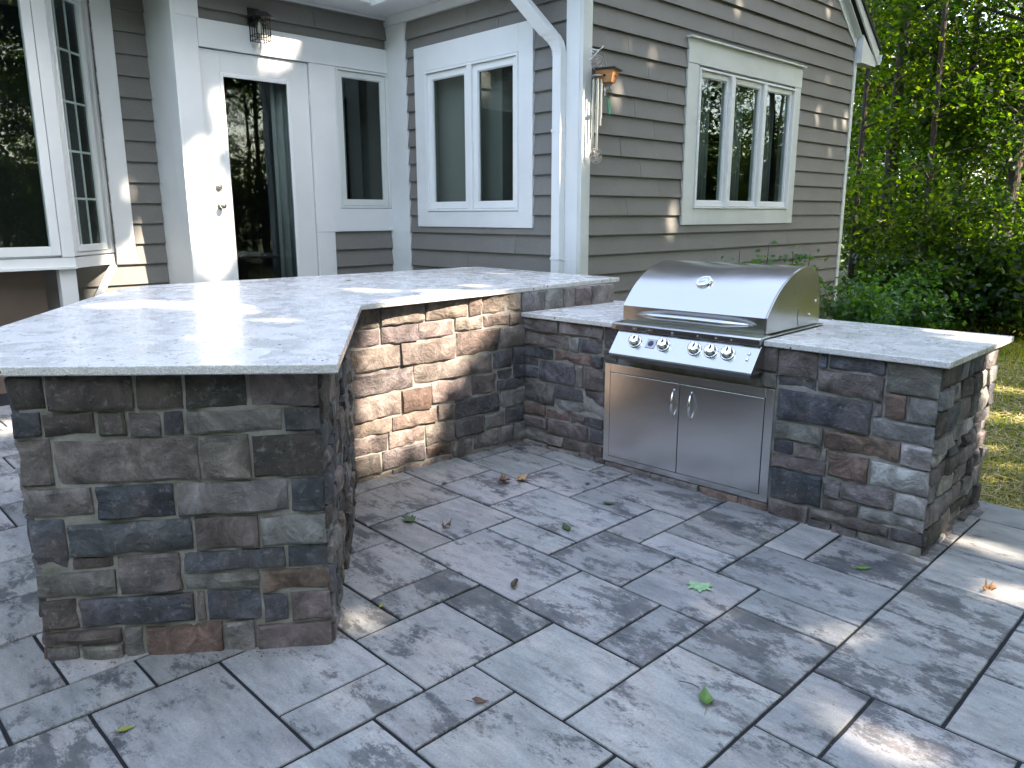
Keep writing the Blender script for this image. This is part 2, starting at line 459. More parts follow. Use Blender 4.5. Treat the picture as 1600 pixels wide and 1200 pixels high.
for i in range(2, 20, 1):                      # paving carries on outside the picture
    for j in range(-26, 4):
        if (i, j) in occ: continue
        for (w, h) in ((2, 2), (1, 2), (2, 1), (1, 1)):
            c = {(i+p, j+q) for p in range(w) for q in range(h)}
            if not (c & occ) and i+w <= 20 and j+h <= 3:
                PAV.append((i, j, i+w, j+h)); occ |= c; break
def paver_obj(r, k):
    rr = random.Random(k*7+1)
    gap = .0060
    x0, y0, x1, y1 = r[0]*MOD+gap, r[1]*MOD+gap, r[2]*MOD-gap, r[3]*MOD-gap
    cx, cy = (x0+x1)/2, (y0+y1)/2
    dz = rr.uniform(-.0015, .0015); tx, ty = rr.uniform(-.002, .002), rr.uniform(-.002, .002)
    mb = MB(); bev = .0045
    def ring(ins, z):
        out = []
        cr = .006 + ins
        nx = max(2, int((x1-x0)/.07)); ny = max(2, int((y1-y0)/.07))
        pts = [(x0+ins+(x1-x0-2*ins)*t/nx, y0+ins, 0, 1) for t in range(nx)] + [(x1-ins, y0+ins+(y1-y0-2*ins)*t/ny, -1, 0) for t in range(ny)] + \
              [(x1-ins-(x1-x0-2*ins)*t/nx, y1-ins, 0, -1) for t in range(nx)] + [(x0+ins, y1-ins-(y1-y0-2*ins)*t/ny, 1, 0) for t in range(ny)]
        for (x, y, ax, ay) in pts:
            w = .0022*noise.noise((x*14+k, y*14, k*1.7))
            x += ax*w; y += ay*w
            out.append((x-cx, y-cy, z + gz(x, y) - gz(cx, cy) + dz + tx*(x-cx) + ty*(y-cy)))
        return out
    R = [ring(0, -.05), ring(0, -bev), ring(bev*.35, -bev*.3), ring(bev, 0)]
    n = len(R[0])
    vs = [p for q in R for p in q]
    fs = [(i*n+t, i*n+(t+1) % n, (i+1)*n+(t+1) % n, (i+1)*n+t) for i in range(3) for t in range(n)]
    fs.append(tuple(range(3*n, 4*n)))
    mb.add(vs, fs)
    o = mb.build('paver', M_PAVER, patio, loc=(cx, cy, gz(cx, cy)+.004))
    t = rr.uniform(.84, 1.13)
    o.color = (t*rr.uniform(.985, 1.02), t, t*rr.uniform(.98, 1.03), 1)
    return o
DARKP = {(6,-6,8,-4): 1.07, (8,-10,10,-8): .92, (5,-10,6,-8): 1.12, (10,-7,12,-5): 1.14, (9,-8,10,-6): 1.10, (4,-8,7,-6): 1.0, (6,-9,8,-8): 1.2,
         (10,-10,12,-7): .98, (9,-4,12,-2): 1.0, (7,-8,9,-6): 1.03, (1,-10,3,-8): 1.0, (6,-11,8,-9): 1.06, (0,-8,2,-5): 1.02, (3,-10,5,-8): 1.05,
         (4,-3,6,-2): .92, (9,-2,10,1): .88, (8,-6,10,-4): .94, (5,-15,8,-13): .9, (12,-3,14,-1): 1.04, (12,-6,14,-3): 1.02, (7,-3,9,-1): 1.05}
for k, r in enumerate(PAV):
    o = paver_obj(r, k)
    a = DARKP.get(r, random.Random(k).uniform(.90, 1.06))
    c = list(o.color); c[3] = a; o.color = c
mb = MB()
k = 0
for (x0, x1) in ((2.40, 3.12), (3.13, 3.80), (3.81, 4.55)):
    mb = MB(); mb.prism([(x0, .745), (x1, .745), (x1, 1.045), (x0, 1.045)], gz(x0, .9)-.06, gz((x0+x1)/2, .9)+.006, .008)
    mb.build('edging_stone', M_EDGE, patio)

# ------------------------------------------------------------------ stone work
PAL = {'d': (.056, .051, .046), 'p': (.132, .112, .110), 'b': (.070, .074, .086), 'g': (.166, .161, .153), 'k': (.054, .063, .076),
       'r': (.148, .104, .086), 't': (.195, .158, .134), 'l': (.285, .274, .265)}
def stone(parent, M, u0, z0, u1, z1, col, seed, proud=0.0, deep=.02):
    rr = random.Random(seed)
    cs = .034
    nx = max(3, min(11, int((u1-u0)/cs)+2)); nz = max(3, min(6, int((z1-z0)/cs)+2))
    w0 = rr.uniform(.001, .014)+proud
    tilt = rr.uniform(-.02, .02); tz = rr.uniform(-.05, .05)
    uc, zc = (u0+u1)/2, (z0+z1)/2
    so = seed*3.71
    vs = []
    def P(u, w, z): return M @ Vector((u, w, z))
    for j in range(nz):
        for i in range(nx):
            a = i/(nx-1); c = j/(nz-1)
            # bunch the outer rows towards the arris so the edges stay crisp
            aa = 0 if i == 0 else 1 if i == nx-1 else (.0 + a)
            ein = .007/(u1-u0); ezn = .007/(z1-z0)
            if i == 1: aa = min(a, ein*1.4)
            if i == nx-2: aa = max(a, 1-ein*1.4)
            if nx > 4 and i == 1: aa = ein*1.4
            if nx > 4 and i == nx-2: aa = 1-ein*1.4
            cc = c
            if nz > 3 and j == 1: cc = ezn*1.4
            if nz > 3 and j == nz-2: cc = 1-ezn*1.4
            u = u0+(u1-u0)*aa; z = z0+(z1-z0)*cc
            edge = i in (0, nx-1) or j in (0, nz-1)
            w = w0 + .015*noise.fractal((u*9+so, z*13, so), .9, 2.1, 4) + tilt*(u-uc) + tz*(z-zc)
            st = noise.noise((u*5+so, z*24+so, 7.7)); w += .006*(1 if st > .12 else 0)
            if edge:
                w -= .0065
                ju = .0045*noise.noise((u*40, z*40, so)); jz = .0055*noise.noise((u*30+9, z*30, so+5))
                if i in (0, nx-1): u += ju
                if j in (0, nz-1): z += jz
            vs.append(P(u, w, z))
    fs = []
    for j in range(nz-1):
        for i in range(nx-1):
            a = j*nx+i; fs.append((a, a+1, a+nx+1, a+nx))
    # back rim
    per = [i for i in range(nx)] + [j*nx+nx-1 for j in range(1, nz)] + [(nz-1)*nx+i for i in range(nx-2, -1, -1)] + [j*nx for j in range(nz-2, 0, -1)]
    base = len(vs); Mi = M.inverted()
    for p in per:
        q = Mi @ vs[p]; vs.append(M @ Vector((q.x, -deep, q.z)))
    n = len(per)
    for t in range(n):
        fs.append((per[t], base+t, base+(t+1) % n, per[(t+1) % n]))
    c0 = M @ Vector((uc, 0, zc))
    mb = MB(); mb.add([v-c0 for v in vs], [f[::-1] for f in fs])
    o = mb.build('stone', M_STONE, parent, loc=c0, smooth=True, angle=38)
    b = PAL[col]; t = rr.uniform(.84, 1.24)
    o.color = (b[0]*t*rr.uniform(.94, 1.08), b[1]*t, b[2]*t*rr.uniform(.93, 1.07), 1)
    return o
SEED = [0]
def lay(parent, M, data, low=None):
    for s in data.split():
        a = s.split(','); SEED[0] += 1
        u0, z0, u1, z1 = [int(x)/1000 for x in a[:4]]
        proud = low[1] if (low and z1 < low[0]) else 0
        stone(parent, M, u0, z0, u1, z1, a[4], SEED[0], proud)
def ashlar(parent, M, L, z0, z1, cols, seed, hmin=.065, hmax=.135, wmin=.09, wmax=.34, jut=0.0):
    rr = random.Random(seed); z = z0
    while z < z1-.03:
        h = min(rr.uniform(hmin, hmax), z1-z)
        if z1-(z+h) < .045: h = z1-z
        u = 0.0
        while u < L-.02:
            w = rr.uniform(wmin, wmax)
            if L-(u+w) < .09: w = L-u
            SEED[0] += 1
            if h > .11 and w > .2 and rr.random() < .35:
                q = rr.uniform(.4, .6)
                stone(parent, M, u+.005, z+.005, u+w-.005, z+h*q-.005, rr.choice(cols), SEED[0], jut*rr.random())
                SEED[0] += 1
                stone(parent, M, u+.005, z+h*q+.005, u+w-.005, z+h-.005, rr.choice(cols), SEED[0], jut*rr.random())
            else:
                stone(parent, M, u+.005, z+.005, u+w-.005, z+h-.005, rr.choice(cols), SEED[0], jut*rr.random())
            u += w
        z += h
END = "0,914,101,1029,d 113,907,374,1029,d 387,902,529,1030,d 541,899,735,1029,d 748,899,971,1029,p 0,822,80,902,b 92,822,245,894,d 258,813,342,894,d 354,813,451,889,p 464,812,522,890,b 535,813,842,886,g 854,805,971,887,b 1,650,99,809,p 112,651,562,800,p 574,647,730,800,g 742,647,972,793,d 1,541,208,638,g 221,521,470,638,k 482,521,848,634,g 860,510,972,634,b 0,347,110,529,b 122,397,518,508,b 530,393,739,509,p 752,393,971,498,g 122,346,252,385,p 265,244,469,385,p 482,311,823,381,b 836,308,971,381,b 0,250,252,334,g 482,244,729,298,g 742,215,972,296,r 0,129,115,237,d 128,129,501,232,b 514,123,538,231,g 550,122,729,232,b 741,98,824,203,b 837,98,972,202,p 0,71,251,116,p 264,-20,319,117,g 332,-20,590,110,r 602,-19,700,110,g 713,-20,971,86,p 1,-19,104,58,g 117,-20,251,58,g"
BAR = "31,906,209,1021,t 221,914,524,1017,t 537,914,854,1026,t 867,914,967,1030,t 980,916,1300,1030,t 1313,877,1517,1030,g 1529,873,1693,1030,g 1706,882,1814,1029,g 1826,877,1977,1030,p 1989,885,2229,1030,g 0,800,210,893,p 222,805,473,902,p 485,805,745,901,p 758,827,973,902,t 985,827,1195,903,t 1208,827,1301,904,t 0,661,339,788,t 352,661,752,793,t 765,667,1107,815,r 1119,679,1340,815,t 1,523,430,649,p 442,536,1053,649,t 1066,544,1221,655,b 1233,554,1340,667,b 0,375,340,510,t 352,375,556,510,r 568,394,870,524,t 883,394,1087,524,p 1100,475,1230,531,b 1242,475,1340,542,b 1099,396,1340,463,b 1,283,265,362,t 277,284,598,362,r 611,284,733,381,t 746,264,1112,382,b 1125,274,1346,383,g 1,173,234,271,p 247,173,504,271,t 517,140,731,271,t 743,142,973,252,b 986,154,1159,251,g 1171,162,1331,261,b 1,41,187,161,d 199,51,504,161,p 517,50,708,127,r 720,21,883,127,g 895,29,1106,130,g 1118,30,1224,142,g 1237,29,1346,149,g 1,-19,254,29,t 266,-19,343,39,g 355,-20,463,39,t 475,-20,708,38,t 720,-20,959,9,g 972,-20,1340,17,g"
FRONT = "0,784,293,868,p 305,784,653,868,p 0,688,380,772,g 392,684,460,772,g 472,688,653,772,b 0,604,251,676,b 263,608,561,672,r 573,602,657,676,b 0,547,119,592,b 0,463,119,535,b 131,463,438,592,b 450,461,503,596,g 515,462,667,590,p 0,301,263,451,g 275,363,505,449,b 517,363,667,450,p 275,289,667,351,l 0,215,190,289,r 202,215,395,277,r 407,213,522,277,p 534,221,667,277,b 0,124,208,203,p 220,112,552,201,p 564,112,667,209,b 0,39,349,100,g 361,33,667,100,p 0,-59,226,27,g 238,-59,485,21,g 497,-59,608,21,g 620,-59,689,20,p 665,734,763,868,p 669,658,763,722,p 701,-59,1041,20,p 1053,-59,1359,20,g 1371,-59,1604,20,r 1616,-59,1773,20,r 1689,741,1774,868,p 1689,658,1774,729,g 1786,729,1980,868,p 1786,666,1980,717,b 1992,794,2026,868,b 2038,794,2298,868,b 1992,672,2298,782,p 2310,723,2535,868,g 1786,501,2255,654,b 2267,598,2299,660,p 2311,598,2402,711,r 2414,598,2535,711,g 2267,496,2535,586,l 1785,392,2033,489,g 1785,319,1885,380,b 1897,319,2029,380,p 2041,319,2060,380,g 2045,392,2395,484,r 2407,382,2535,484,l 1785,244,2060,307,p 2072,252,2266,380,r 2278,256,2535,370,l 1785,71,2049,232,k 2061,142,2140,232,p 2152,146,2390,240,p 2402,146,2535,244,l 2061,71,2236,130,p 2248,76,2535,134,l 2006,15,2386,59,p 1785,-59,1994,59,p 2006,-59,2114,3,b 2126,-59,2241,3,p 2398,14,2535,64,b 2253,-59,2535,2,g"
SLABZ, BARZ = .868, 1.03
bar = empty('bar_counter', (0, -1.3, 0), 0, 'tall L-shaped stone bar with a wide wet granite top, nearest the camera on the left', 'outdoor bar')
def BL(v): return (v[0], v[1]+1.3)
pA = Vector((-0.14157, -1.38965)); pB = Vector((1.21374, -2.37421)); pC = Vector((0.64065, -3.15960)); pI = Vector((-0.075, -0.05))
tbar = (pI-pA).normalized(); pE = pA + tbar*2.19
tb = (pB-pA).normalized(); nb = Vector((tb.y, -tb.x))      # nb points to the outer side
pE2 = pE - Vector((tbar.y, -tbar.x))*.97
q0 = pA - Vector((tbar.y, -tbar.x))*.97
# outer elbow: the line through C along -tb meets the line through q0 along tbar
def meet(p, d, q, e):
    det = d.x*(-e.y) + e.x*d.y
    r = q-p; t = (r.x*(-e.y) + e.x*r.y)/det
    return p + d*t
pG = meet(pC, tb, q0, tbar)
outline = [pC, pB, pA, pE, pE2, pG]
ins = .006
def insetpoly(P, d):
    out = []; n = len(P)
    for i in range(n):
        a, b, c = P[i-1], P[i], P[(i+1) % n]
        e1 = (b-a).normalized(); e2 = (c-b).normalized()
        n1 = Vector((-e1.y, e1.x)); n2 = Vector((-e2.y, e2.x))
        m = (n1+n2)/(1+n1.dot(n2)); out.append(b+m*d)
    return out
core = [BL(p) for p in insetpoly(outline, ins)]
MB().prism(core, -.07, BARZ-.001).build('mortar_core', M_MORTAR, bar)
fr = lambda a, b: frame(BL(a), (b-a))
lay(bar, fr(pC, pB), END, (.12, .006))
lay(bar, fr(pA, pE), BAR)
ashlar(bar, fr(pB, pA), (pA-pB).length, -.03, BARZ-.004, 'ddpgtggb', 11, jut=.018, hmin=.06, hmax=.14, wmin=.07, wmax=.26)
ashlar(bar, fr(pE, pE2), .97, -.03, BARZ-.004, 'gbptg', 12)
ashlar(bar, fr(pG, pC), (pC-pG).length, -.03, BARZ-.004, 'gbpdgr', 14, hmin=.09, hmax=.16, wmin=.16, wmax=.4)
ashlar(bar, fr(pE2, pG), (pG-pE2).length, -.03, BARZ-.004, 'gbpdgr', 13, hmin=.11, hmax=.17, wmin=.22, wmax=.45)
slab = [(.386,-3.47),(1.378,-2.397),(-.008,-1.373),(-.128,1.037),(-1.849,1.127),(-2.03,-1.76),(-1.857,-2.017)]
MB().prism([(x, y+1.3) for x, y in slab], BARZ, BARZ+.032, .004).build('countertop', M_GRANITE, bar)

ISO, ISR = Vector((-0.075, -0.05, 0)), 0.026511
isl = empty('grill_island', ISO, ISR, 'low stone grill island with pale granite top, built against the tall bar', 'grill island')
ID = .95
MB().prism([(.0, ins), (2.535-ins, ins), (2.535-ins, ID), (.0, ID)], -.10, SLABZ-.001).build('mortar_core', M_MORTAR, isl)
fF = frame((0, 0), (1, 0)); fS = frame((2.535, 0), (0, 1)); fB = frame((2.535, ID), (-1, 0))
lay(isl, fF, FRONT, (.10, .012))
ashlar(isl, fS, ID, -.09, SLABZ-.004, 'dggpbdgl', 21, jut=.02, hmin=.06, hmax=.13, wmin=.09, wmax=.26)
ashlar(isl, fB, 2.4, -.09, SLABZ-.004, 'gbptgr', 22, hmin=.08, hmax=.15, wmin=.14, wmax=.36)
ct = [(-.018,-.030),(.755,-.030),(.755,.735),(1.705,.735),(1.705,-.030),(2.577,-.046),(2.605,1.0),(-.045,.99)]
MB().prism(ct, SLABZ, SLABZ+.031, .004).build('countertop', M_GRANITE, isl)

# ------------------------------------------------------------------ cabinet doors and grill
doors = empty('access_doors', H0 if False else (ISO + Matrix.Rotation(ISR, 3, 'Z') @ Vector((1.2275, 0, .03))), ISR,
              'brushed steel double access doors set in the stone under the grill', 'cabinet doors')
DX = 1.2275
def db(a, b): return (a[0]-DX, a[1], a[2]-.03), (b[0]-DX, b[1], b[2]-.03)
f = MB()
for a, b in (((.684,-.012,.026),(.724,.01,.645)), ((1.726,-.012,.026),(1.772,.01,.645)), ((.724,-.012,.026),(1.726,.01,.062)), ((.724,-.012,.596),(1.726,.01,.645))):
    f.box(*db(a, b))
f.box(*db((.70,.0,.04),(1.75,.03,.63)))
f.build('door_frame', M_STEELD, doors, bevel=.0015)
MB().box(*db((.724,-.004,.062),(1.726,.002,.596))).build('shadow_gap', M_DKSTEEL, doors)
for x0, x1, hx in ((.728, 1.2105, 1.179), (1.2155, 1.722, 1.293)):
    dp = MB().box(*db((x0,-.016,.0655),(x1,-.0045,.5925))).build('door_panel', M_STEELD, doors, bevel=.002)
    pts = []; rad = []
    for t in range(17):
        s = t/16; pts.append((hx-DX+.006*math.sin(math.pi*s), -.018-.034*math.sin(math.pi*s)**.8, .398-.03+.158*s)); rad.append(.0045+.0035*math.sin(math.pi*s))
    MB().tube(pts, rad, 10).build('handle', M_CHROME, dp, smooth=True, loc=(0, 0, 0))

GX = 1.21
def GV(u, v, z): return Vector((u-GX, v-.3, z-.9))
grill = empty('gas_grill', ISO + Matrix.Rotation(ISR, 3, 'Z') @ Vector((GX, .3, .9)), ISR, 'built-in stainless steel gas grill with curved hood and five chrome knobs', 'grill')
prof = [(.05,.915),(.05,.999),(.075,1.030),(.105,1.062),(.14,1.097),(.183,1.133),(.233,1.166),(.288,1.194),(.36,1.223),(.439,1.243),(.51,1.250),(.575,1.243),(.63,1.225),(.665,1.198),(.69,1.15),(.715,1.05),(.729,.912)]
U0, U1 = .765, 1.665
mb = MB(); n = len(prof)
cen = (.4, 1.0)
def shell(u0, u1, prof, th):
    vs = []; fs = []
    inn = [(v+(cen[0]-v)*th, z+(cen[1]-z)*th*.6) for v, z in prof]
    for u in (u0, u1):
        for v, z in prof: vs.append(GV(u, v, z))
        for v, z in inn: vs.append(GV(u, v, z))
    m = len(prof)
    for i in range(m-1):
        fs.append((i, i+1, 2*m+i+1, 2*m+i)); fs.append((m+i, 3*m+i, 3*m+i+1, m+i+1))
        fs.append((i, m+i, m+i+1, i+1)); fs.append((2*m+i, 2*m+i+1, 3*m+i+1, 3*m+i))
    return vs, fs
mb.add(*shell(U0, U1, prof, .02))
hood = mb.build('hood', M_STEEL, grill, smooth=True, angle=28)
for u0, u1 in ((U0-.006, U0+.004), (U1-.004, U1+.008)):
    vs = [GV(u0, v, z) for v, z in prof]+[GV(u1, v, z) for v, z in prof]
    fs = [tuple(range(n))[::-1], tuple(range(n, 2*n))]+[(i, i+1, n+i+1, n+i) for i in range(n-1)]+[(n-1, 0, n, 2*n-1)]
    # slightly inside the rolled edge of the shell
    c = GV(0, .4, 1.0)
    vs = [Vector((v.x, c.y+(v.y-c.y)*.985, c.z+(v.z-c.z)*.985)) for v in vs]
    m2 = MB(); m2.add(vs, fs); sp = m2.build('side_panel', M_STEEL, grill)
sl_ = MB()
pts = [GV(U1+.006, .446-.02*math.sin(t/8*2.4), .918+.095*t/8) for t in range(9)]
for a, b in zip(pts, pts[1:]):
    sl_.add([a+Vector((0,-.004,0)), a+Vector((0,.004,0)), b+Vector((0,.004,0)), b+Vector((0,-.004,0)), a+Vector((.0025,-.004,0)), a+Vector((.0025,.004,0)), b+Vector((.0025,.004,0)), b+Vector((.0025,-.004,0))],
            [(4,5,6,7),(0,4,7,3),(1,2,6,5),(0,1,5,4),(2,3,7,6)])
sl_.build('hinge_slot', M_DKSTEEL, grill)
for v, z in ((.655, 1.045), (.577, .975)):
    MB().lathe([(.007, 0), (.007, .004), (.004, .007)], Matrix.Translation(GV(U1+.007, v, z)) @ Matrix.Rotation(math.pi/2, 4, 'Y'), 12).build('bolt', M_CHROME, grill, smooth=True)
pts = []; rad = []
for t in range(25):
    s = t/24; e = math.sin(math.pi*s)
    pts.append(GV(.862+.752*s, .042-.066*min(1, e*1.7)**.7, .9585+.004*e)); rad.append(.003+.0155*min(1, e*1.5)**.6)
MB().tube(pts, rad, 14).build('hood_handle', M_STEEL, grill, smooth=True)
# thermometer
tp = GV(1.212, .205, 1.148); nrm = Vector((0, -.55, .835)).normalized()
T = Matrix.Translation(tp) @ nrm.to_track_quat('Z', 'Y').to_matrix().to_4x4()
MB().lathe([(.047, -.012), (.047, .012), (.043, .017), (.037, .017), (.036, .012)], T, 32).build('thermometer', M_CHROME, grill, smooth=True, angle=40)
th = [o for o in grill.children if o.name.startswith('thermometer')][0]
M_DIAL = m_simple('dial_face', (.75, .76, .76), .25)
MB().lathe([(.0355, .0125), (.0355, .0135)], T, 32).build('dial', M_DIAL, th)
nd = MB()
for k in range(11):
    a = math.radians(-130+26*k)
    R_ = T @ Matrix.Rotation(-a, 4, 'Z')
    nd.box((-.0012, .023, .0137), (.0012, .031, .0143), R_)
nd.box((-.0016, -.008, .0145), (.0016, .021, .0152), T @ Matrix.Rotation(math.radians(115), 4, 'Z'))
nd.build('dial_marks', M_BLACK, th)
# rail with vents
rl = MB()
def strip(mb, pr, u0, u1):
    m = len(pr)
    vs = [GV(u0, v, z) for v, z in pr]+[GV(u1, v, z) for v, z in pr]
    fs = [tuple(range(m))[::-1], tuple(range(m, 2*m))]+[(i, (i+1) % m, m+(i+1) % m, m+i) for i in range(m)]
    mb.add(vs, fs)
strip(rl, [(.045,.902),(.045,.914),(-.06,.911),(-.073,.904),(-.073,.872),(-.06,.872),(-.03,.902)], .772, 1.703)
rl.build('drip_rail', M_STEEL, grill, bevel=.002)
vs_ = MB()
for a, b in ((.80,.91),(.95,1.0),(1.06,1.17),(1.20,1.33),(1.37,1.44),(1.47,1.53),(1.56,1.69)):
    u = a
    while u < b:
        c = [GV(u,-.0745,.8765), GV(u+.004,-.0745,.8765), GV(u+.010,-.0745,.8955), GV(u+.006,-.0745,.8955)]
        d = [p+Vector((0,.0013,0)) for p in c]
        vs_.add(c+d, [(0,1,2,3),(0,4,5,1),(1,5,6,2),(2,6,7,3),(3,7,4,0)]); u += .0105
tag(vs_.build('vent_slots', M_DKSTEEL, grill), 'row of slanted vent slots', kind='stuff')
for u in (.932, 1.035, 1.185, 1.345, 1.455, 1.545):
    MB().lathe([(.0035, 0), (.0035, .003), (.002, .0045)], Matrix.Translation(GV(u,-.073,.886)) @ Matrix.Rotation(math.pi/2, 4, 'X'), 8).build('screw', M_CHROME, grill)
cp = MB()
strip(cp, [(.02,.868),(-.058,.868),(-.156,.742),(-.150,.730),(-.01,.728),(.02,.74)], .812, 1.708)
cp.build('control_panel', M_STEEL, grill, bevel=.003)
lp = MB(); strip(lp, [(.012,.727),(-.138,.727),(-.128,.708),(.012,.690)], .826, 1.694)
lp.build('drip_tray', m_simple('dull_steel', (.22, .22, .22), .4, 1.0), grill, bevel=.002)
pn = Vector((0, -.789, .614)).normalized(); pn = Vector((0, -(.868-.742), (.156-.058))).normalized()
def PP(u, s, h=0):
    t = Vector((0, -.098, -.126)).normalized()
    p0 = GV(u, -.058, .868); return p0 + t*s + pn*h
PR = pn.to_track_quat('Z', 'Y').to_matrix().to_4x4()
for u in (.962, 1.151, 1.348, 1.447, 1.545):
    K = Matrix.Translation(PP(u, .066, 0)) @ PR
    kn = MB().lathe([(.040, 0), (.040, .006), (.037, .009), (.033, .009), (.0325, .030), (.029, .0355), (.020, .0375)], K, 28).build('knob', M_CHROME, grill, smooth=True, angle=50)
    MB().box((-.0055, -.024, .037), (.0055, .024, .048), K).build('knob_grip', M_CHROME, kn, bevel=.002)
K = Matrix.Translation(PP(1.066, .066, 0)) @ PR
bd = MB().box((-.030, -.029, 0), (.030, .029, .0035), K).build('badge', m_simple('badge_plate', (.36, .35, .37), .35, .9), grill, bevel=.002)
M_BMARK = m_simple('badge_mark', (.09, .085, .12), .5, .3)
em = MB()
em.lathe([(.0185, .0036), (.0185, .0041), (.0165, .0041), (.0165, .0036)], K, 24)
for sx in (-1, 1):
    em.add([K @ Vector(p) for p in ((sx*.012,.011,.0042),(sx*.006,.013,.0042),(0,-.008,.0042),(0,-.015,.0042))], [(0,1,2,3) if sx > 0 else (3,2,1,0)])
em.build('badge_emblem', M_BMARK, bd)
for s in (.050, .085):
    MB().lathe([(.009, 0), (.009, .004), (.006, .007)], Matrix.Translation(PP(1.658, s, 0)) @ PR, 16).build('push_button', M_CHROME, grill, smooth=True)
gb = MB(); strip(gb, [(.05,.905),(.05,.908),(.735,.908),(.735,.905)], .758, 1.702)
gb.build('grill_flange', M_STEEL, grill)

# ------------------------------------------------------------------ house
HB = Vector((-3.0, 3.5, 0))
house = empty('house', H2W(-3.0, 3.5, 0), HA, 'grey clapboard house with white trim and windows behind the patio', 'house')
XD, XB, XG, YY, YR = -3.5, -4.107, -.818, 1.345, -.858
class Plane:
    """o: origin (x,y), t: direction along the wall; outward = right-hand side of t"""
    def __init__(s, o, t, flip=False):
        s.M = frame((o[0]-HB.x, o[1]-HB.y), t)
    def box(s, mb, u0, u1, w0, w1, z0, z1):
        return mb.box((u0, w0, z0), (u1, w1, z1), s.M)
PDd = Plane((XD, 0), (0, 1)); PBb = Plane((XB, 0), (0, 1)); PGg = Plane((XG, 0), (0, 1)); PYy = Plane((0, YY), (1, 0)); PRr = Plane((0, YR), (1, 0))
def wall(name, label=None):
    return None
def siding(pl, name, ulo, uhi, z0, z1, step, zref, holes, label, top=None, thick=.12, back=None):
    """a wall: backing as the parent mesh, one board object per course and gap"""
    mb = MB()
    bh_ = holes if back is None else back
    us = sorted(u for u in ({ulo, uhi} | {h[0] for h in bh_} | {h[1] for h in bh_}) if ulo <= u <= uhi)
    for a, b in zip(us, us[1:]):
        zs = [(z0, z1)]
        for h in bh_:
            if h[0] <= a+1e-6 and h[1] >= b-1e-6:
                zs = [q for s in zs for q in ((s[0], min(s[1], h[2])), (max(s[0], h[3]), s[1])) if q[1]-q[0] > .001]
        for s in zs: pl.box(mb, a, b, -thick, -.001, s[0], s[1])
    w = mb.build(name, M_SIDING, house); w['label'] = label
    k0 = math.floor((z0-zref)/step)
    k = k0
    while zref+k*step < z1-.01:
        zb = zref+k*step; zt = zb+step
        a0, a1 = ulo, uhi
        if top:
            lim = top(zb)
            if lim is None: break
            a0, a1 = max(ulo, lim[0]), min(uhi, lim[1])
            if a1-a0 < .05: break
        zb_, zt_ = max(zb, z0), min(zt, z1)
        segs = [(a0, a1)]
        for h in holes:
            if h[2] < zt_-.004 and h[3] > zb_+.004:
                segs = [q for s in segs for q in ((s[0], min(s[1], h[0])), (max(s[0], h[1]), s[1])) if q[1]-q[0] > .01]
        sg = []
        for a, b in segs:                      # long courses are pieced from two boards
            if b-a > 1.5:
                c_ = a+(b-a)*(.25+.5*((k*.618) % 1)); sg += [(a, c_-.0015), (c_+.0015, b)]
            else: sg.append((a, b))
        for a, b in sg:
            rr = random.Random(int(zb*1000+a*77))
            lo = .036+rr.uniform(-.002, .002); hi = .008
            f = lambda z: lo+(hi-lo)*(z-zb)/step
            if b-a > 2.0:
                pass
            m2 = MB()
            m = max(1, int((b-a)/.6)); vs = []; fs = []
            for i in range(m+1):
                u = a+(b-a)*i/m; wv = .0012*noise.noise((u*1.3, zb*9, 5))
                for (w_, z_) in ((.0, zb_), (f(zb_)+wv, zb_), (f(zb_)+wv, zb_+.0015), (f(zt_)+wv, zt_+.012 if zt_ < z1-.02 else zt_), (.0, zt_)):
                    vs.append(pl.M @ Vector((u, w_, z_)))
            for i in range(m):
                for q in range(4):
                    fs.append((i*5+q, i*5+q+1, (i+1)*5+q+1, (i+1)*5+q))
            fs.append((0, 1, 2, 3, 4)[::-1]); fs.append(tuple(m*5+q for q in range(5)))
            m2.add(vs, fs)
            m2.build('siding_board', M_SIDING, w)
        k += 1
    return w
OP_Y = (-2.83, -1.52, 1.565, 2.903)
OP_G = (2.965, 4.872, 1.587, 2.885)
OP_S = (.678, 1.345, 1.60, 2.935)
OP_D = (-.655, .398, .45, 2.955)
SP = .784
def rake(z):
    if z < 3.45: return (1.30, 6.42)
    y1 = 6.361-(z-3.512)/SP; y0 = 1.345+.02+(z-3.512)/SP if z > 3.6 else 1.30
    return (y0, y1) if y1 > y0 else None
siding(PGg, 'gable_wall', 1.415, 6.35, -.1, 3.50, .1668, 1.191-.1668*8, [OP_G], 'shaded gable wall with the triple window')
# gable triangle
mb = MB()
tri = [(1.36, 3.50), (6.37, 3.50), (3.88, 3.50+(6.37-3.88)*SP)]
vs = [PGg.M @ Vector((u, w, z)) for w in (-.12, -.001) for u, z in tri]
mb.add(vs, [(0,1,2),(5,4,3),(0,3,4,1),(1,4,5,2),(2,5,3,0)])
gt = mb.build('gable_triangle', M_SIDING, house)
z = 1.191-.1668*8; ks = [k for k in range(40) if z+k*.1668 > 3.40 and z+k*.1668 < 5.4]
for k in ks:
    zb = z+k*.1668; zt = zb+.1668
    def lim(zz):
        zz = max(zz, 3.5); h = (zz-3.5)/SP
        return 1.36+h, 6.37-h
    a0, a1 = lim(zb); b0, b1 = lim(zt)
    if a1-a0 < .1: break
    if b1 < b0: b0 = b1 = (a0+a1)/2
    vs = [PGg.M @ Vector(p) for p in ((a0,.036,zb),(a1,.036,zb),(b1,.008,zt),(b0,.008,zt),(a0,0,zb),(a1,0,zb),(b1,0,zt),(b0,0,zt))]
    m2 = MB(); m2.add(vs, [(0,1,2,3),(4,7,6,5),(0,4,5,1),(1,5,6,2),(2,6,7,3),(3,7,4,0)])
    m2.build('siding_board', M_SIDING, gt)
